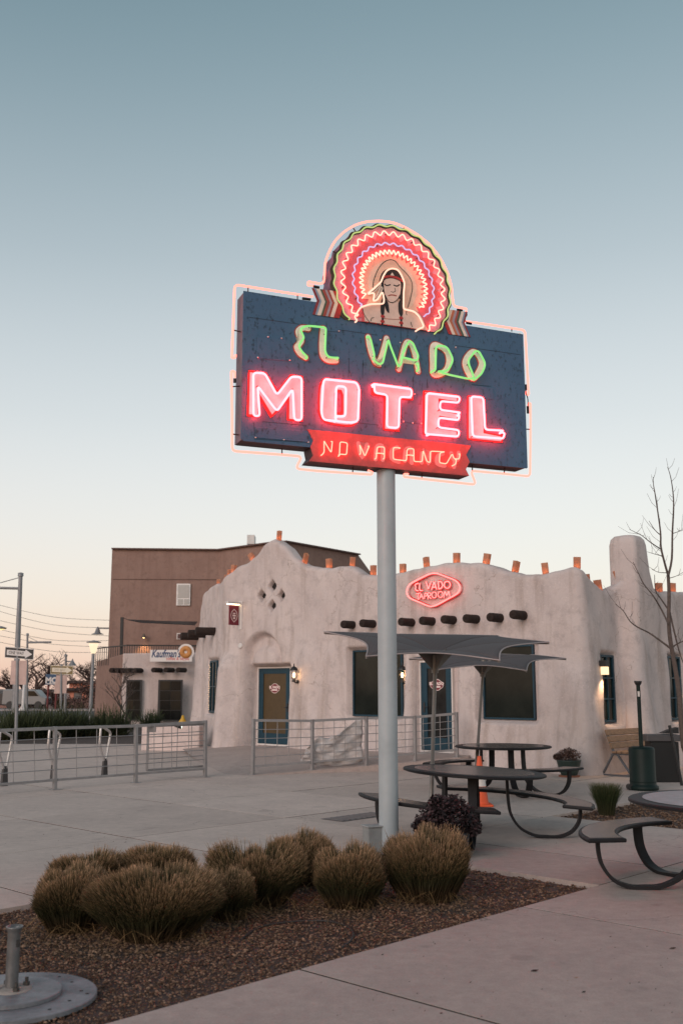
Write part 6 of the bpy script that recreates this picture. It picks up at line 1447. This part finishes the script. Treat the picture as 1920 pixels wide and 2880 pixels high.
sl = mast(-25, 1755, -25, 1995, 50, .1, .08, 'lit street light head at the left picture edge', [([(-25, 1764), (4, 1764)], .04)], 'street_light'); b = MB(); b.lathe([(.25, 0), (.3, .06), (.05, .14)], dep(3, 1769, 50), 12); b.build('lamp_head', M_POST, sl); b = MB(); b.lathe([(.22, -.01), (.001, -.06)], dep(3, 1769, 50), 12); b.build('lamp_lens', emis('lens_warm', (1, .72, .3), 1.5), sl)
# overhead wires
for i, (y0, y1, y2) in enumerate([(1696, 1735, 1745), (1712, 1757, 1766), (1740, 1776, 1790), (1765, 1800, 1801), (1785, 1812, 1820), (1802, 1832, 1834)]):
    a, m_2, c = dep(-40, y0 - 4, 90), dep(150, y1, 90), dep(330, y2, 90); b = MB(); b.tube(smooth_path([a, m_2, c], 8), .022, 4)
    tag(b.build('overhead_wire', M_BLACK), ['topmost', 'second', 'third', 'fourth', 'fifth', 'lowest'][i] + ' thin overhead wire sagging across the left sky', 'wire', 'overhead wires')
# houses, shed sign, van
def house(x0, x1, ytop, ybase, Y, m, label, wins=(), roof_m=None):
    a, c = dep(x0, ytop, Y), dep(x1, ytop, Y); t = thing('house', Vector(((a.x + c.x) / 2, Y, 0)), label, 'house'); b = MB(); b.box(((a.x + c.x) / 2, Y + 3, a.z / 2 - .05), (c.x - a.x, 6, a.z + .1)); b.build('wall', m, t)
    b = MB(); b.box(((a.x + c.x) / 2, Y + 3, a.z + .1), (c.x - a.x + .8, 7, .22)); b.build('roof', roof_m or mat('far_roof', (.05, .035, .032), .9), t)
    for wx0, wy0, wx1, wy1, wm in wins: pbox(MB(), wx0, wy0, wx1, wy1, Y, .06).build('window', wm, t)
M_H1 = mat('house_tan', (.27, .15, .125), .9, var=.2, scale=1); M_H2 = mat('house_pale', (.42, .33, .32), .9, var=.15, scale=1); M_HO = mat('house_lit_orange', (.62, .24, .16), .9, var=.1); M_WG = mat('far_glass', (.12, .11, .11), .3, var=.3, scale=1)  # the orange light on the far wall is put into the orange colour
house(186, 330, 1942, 1996, 86, M_H1, 'brown flat-roofed house with orange window panels by the lamp post', [(198, 1948, 208, 1965, M_HO), (210, 1948, 230, 1966, M_WG), (232, 1948, 243, 1965, M_HO), (186, 1950, 196, 1966, M_H2)])
house(196, 262, 1921, 1945, 93, M_HO, 'upper house wall behind the brown house, orange light put into its colour')
house(104, 184, 1947, 1996, 90, M_H2, 'grey pale stucco house left of the brown one', [(150, 1962, 162, 1976, M_WG)], mat('far_roof2', (.16, .13, .125), .9))
house(-40, 62, 1952, 1996, 92, M_H1, 'dark low house at the left picture edge', [(8, 1972, 24, 1984, M_WG)])
c = dep(70, 1985, 83); c.z = 0; vn = thing('parked_van', c, 'white van parked across the street at far left', 'van'); M_V = mat('van_white', (.24, .235, .235), .3, var=.03)
b = MB(); b.prism([c + Vector((x, 0, z)) for x, z in ((-1.9, .35), (1.7, .35), (1.75, .9), (1.25, 1.05), (.8, 1.55), (-1.85, 1.6))], (0, 1.8, 0)); b.build('body', M_V, vn, .08)
b = MB(); b.prism([c + Vector((x, -.01, z)) for x, z in ((.1, 1.05), (1.1, 1.05), (.72, 1.45), (.1, 1.45))], (0, -.02, 0)); b.build('window', M_DGLASS, vn)
for x in (-1.2, 1.1): b = MB(); b.cyl(c + Vector((x, -.02, .32)), c + Vector((x, .2, .32)), .32, 16); b.build('wheel', M_BLACK, vn)
c = dep(27, 1990, 84); c.z = 0; vn = thing('parked_car', c, 'dark car parked across the street left of the white van', 'car')
b = MB(); b.prism([c + Vector((x, 0, z)) for x, z in ((-1.9, .3), (1.9, .3), (1.9, .75), (1.2, .85), (.7, 1.3), (-.8, 1.35), (-1.4, .9), (-1.9, .85))], (0, 1.7, 0)); b.build('body', mat('car_dark', (.03, .03, .035), .3), vn, .08)
for x in (-1.2, 1.2): b = MB(); b.cyl(c + Vector((x, -.02, .3)), c + Vector((x, .2, .3)), .3, 16); b.build('wheel', M_BLACK, vn)
c = dep(140, 1985, 80); c.z = 0; ms_ = thing('roadside_sign', c, 'small blue sign on red posts across the street', 'sign')
pbox(MB(), 131, 1896, 158, 1926, 80, .15).build('panel', mat('panel_blue', (.02, .07, .15), .5, var=.1), ms_)
b = MB(); add_text(b, 'MO', .62, dep(146, 1914, 79.83), fx, UP, fy, offset=.03, extrude=.01); b.build('lettering', M_SW, ms_)
pbox(MB(), 132, 1922, 157, 1924, 79.84, .02).build('line', M_SW, ms_)
for x in (137, 160): b = MB(); b.cyl(dep(x, 1926, 80.1), Vector((dep(x, 1926, 80.1).x, 80.1, 0)), .08, 8); b.build('post', mat('post_red', (.16, .03, .03), .6), ms_)
c = dep(65, 1997, 78); c.z = 0; bo = thing('white_post', c, 'white post with a flared foot across the street', 'post'); b = MB(); b.lathe([(.32, 0), (.3, .1), (.13, .35), (.12, .5), (.11, 2.0), (.001, 2.02)], c, 10); b.build('shaft', M_SW, bo)
# leafless trees across the street
for i, (x, Y, H, s_, l) in enumerate([(112, 95, 8.2, .85, 'wide dark leafless tree between the two one way signs'), (245, 98, 7.4, .85, 'bushy leafless tree behind the lamp post'), (172, 108, 8.0, .8, 'distant leafless tree behind the gold one way sign'), (18, 112, 6.6, .85, 'distant leafless tree at the left picture edge'), (296, 104, 7.8, .8, 'leafless tree beside the brown block'), (68, 118, 6.5, .8, 'small distant leafless tree behind the white van')]):
    p = dep(x, 1990, Y); p.z = 0; bare_tree(p, H, s_, l, 40 + i, M_BARK_F, 4, 'leafless trees across the street', .22, 4)
def shrub(x, Y, w, h, label, sd):
    p = dep(x, 1990, Y); p.z = 0; t = thing('shrub', p, label, 'shrub', 'dark shrubs across the street'); r2 = random.Random(sd)
    leaf_cloud('foliage', [((p.x + r2.uniform(-w, w), p.y + r2.uniform(-.5, .5), r2.uniform(.3, h)), .6) for _ in range(12)], 1300, .09, M_DRY, t, 1, sd); b = MB(); b.cyl(p, p + UP * h * .5, .05, 6); b.build('stem', M_BARK_F, t)
for i, (x, Y, w, h, l) in enumerate([(95, 88, 2.2, 2.4, 'dark tangled shrub right of the white van'), (128, 87, 1.5, 1.6, 'shrub under the small blue sign'), (222, 84, 2.5, .7, 'low shrub row before the brown house'), (262, 82, 1.6, 1.9, 'dark shrub behind the lamp post foot'), (30, 96, 3.5, 3.0, 'dark shrub mass behind the nearest one way sign')]): shrub(x, Y, w, h, l, 60 + i)
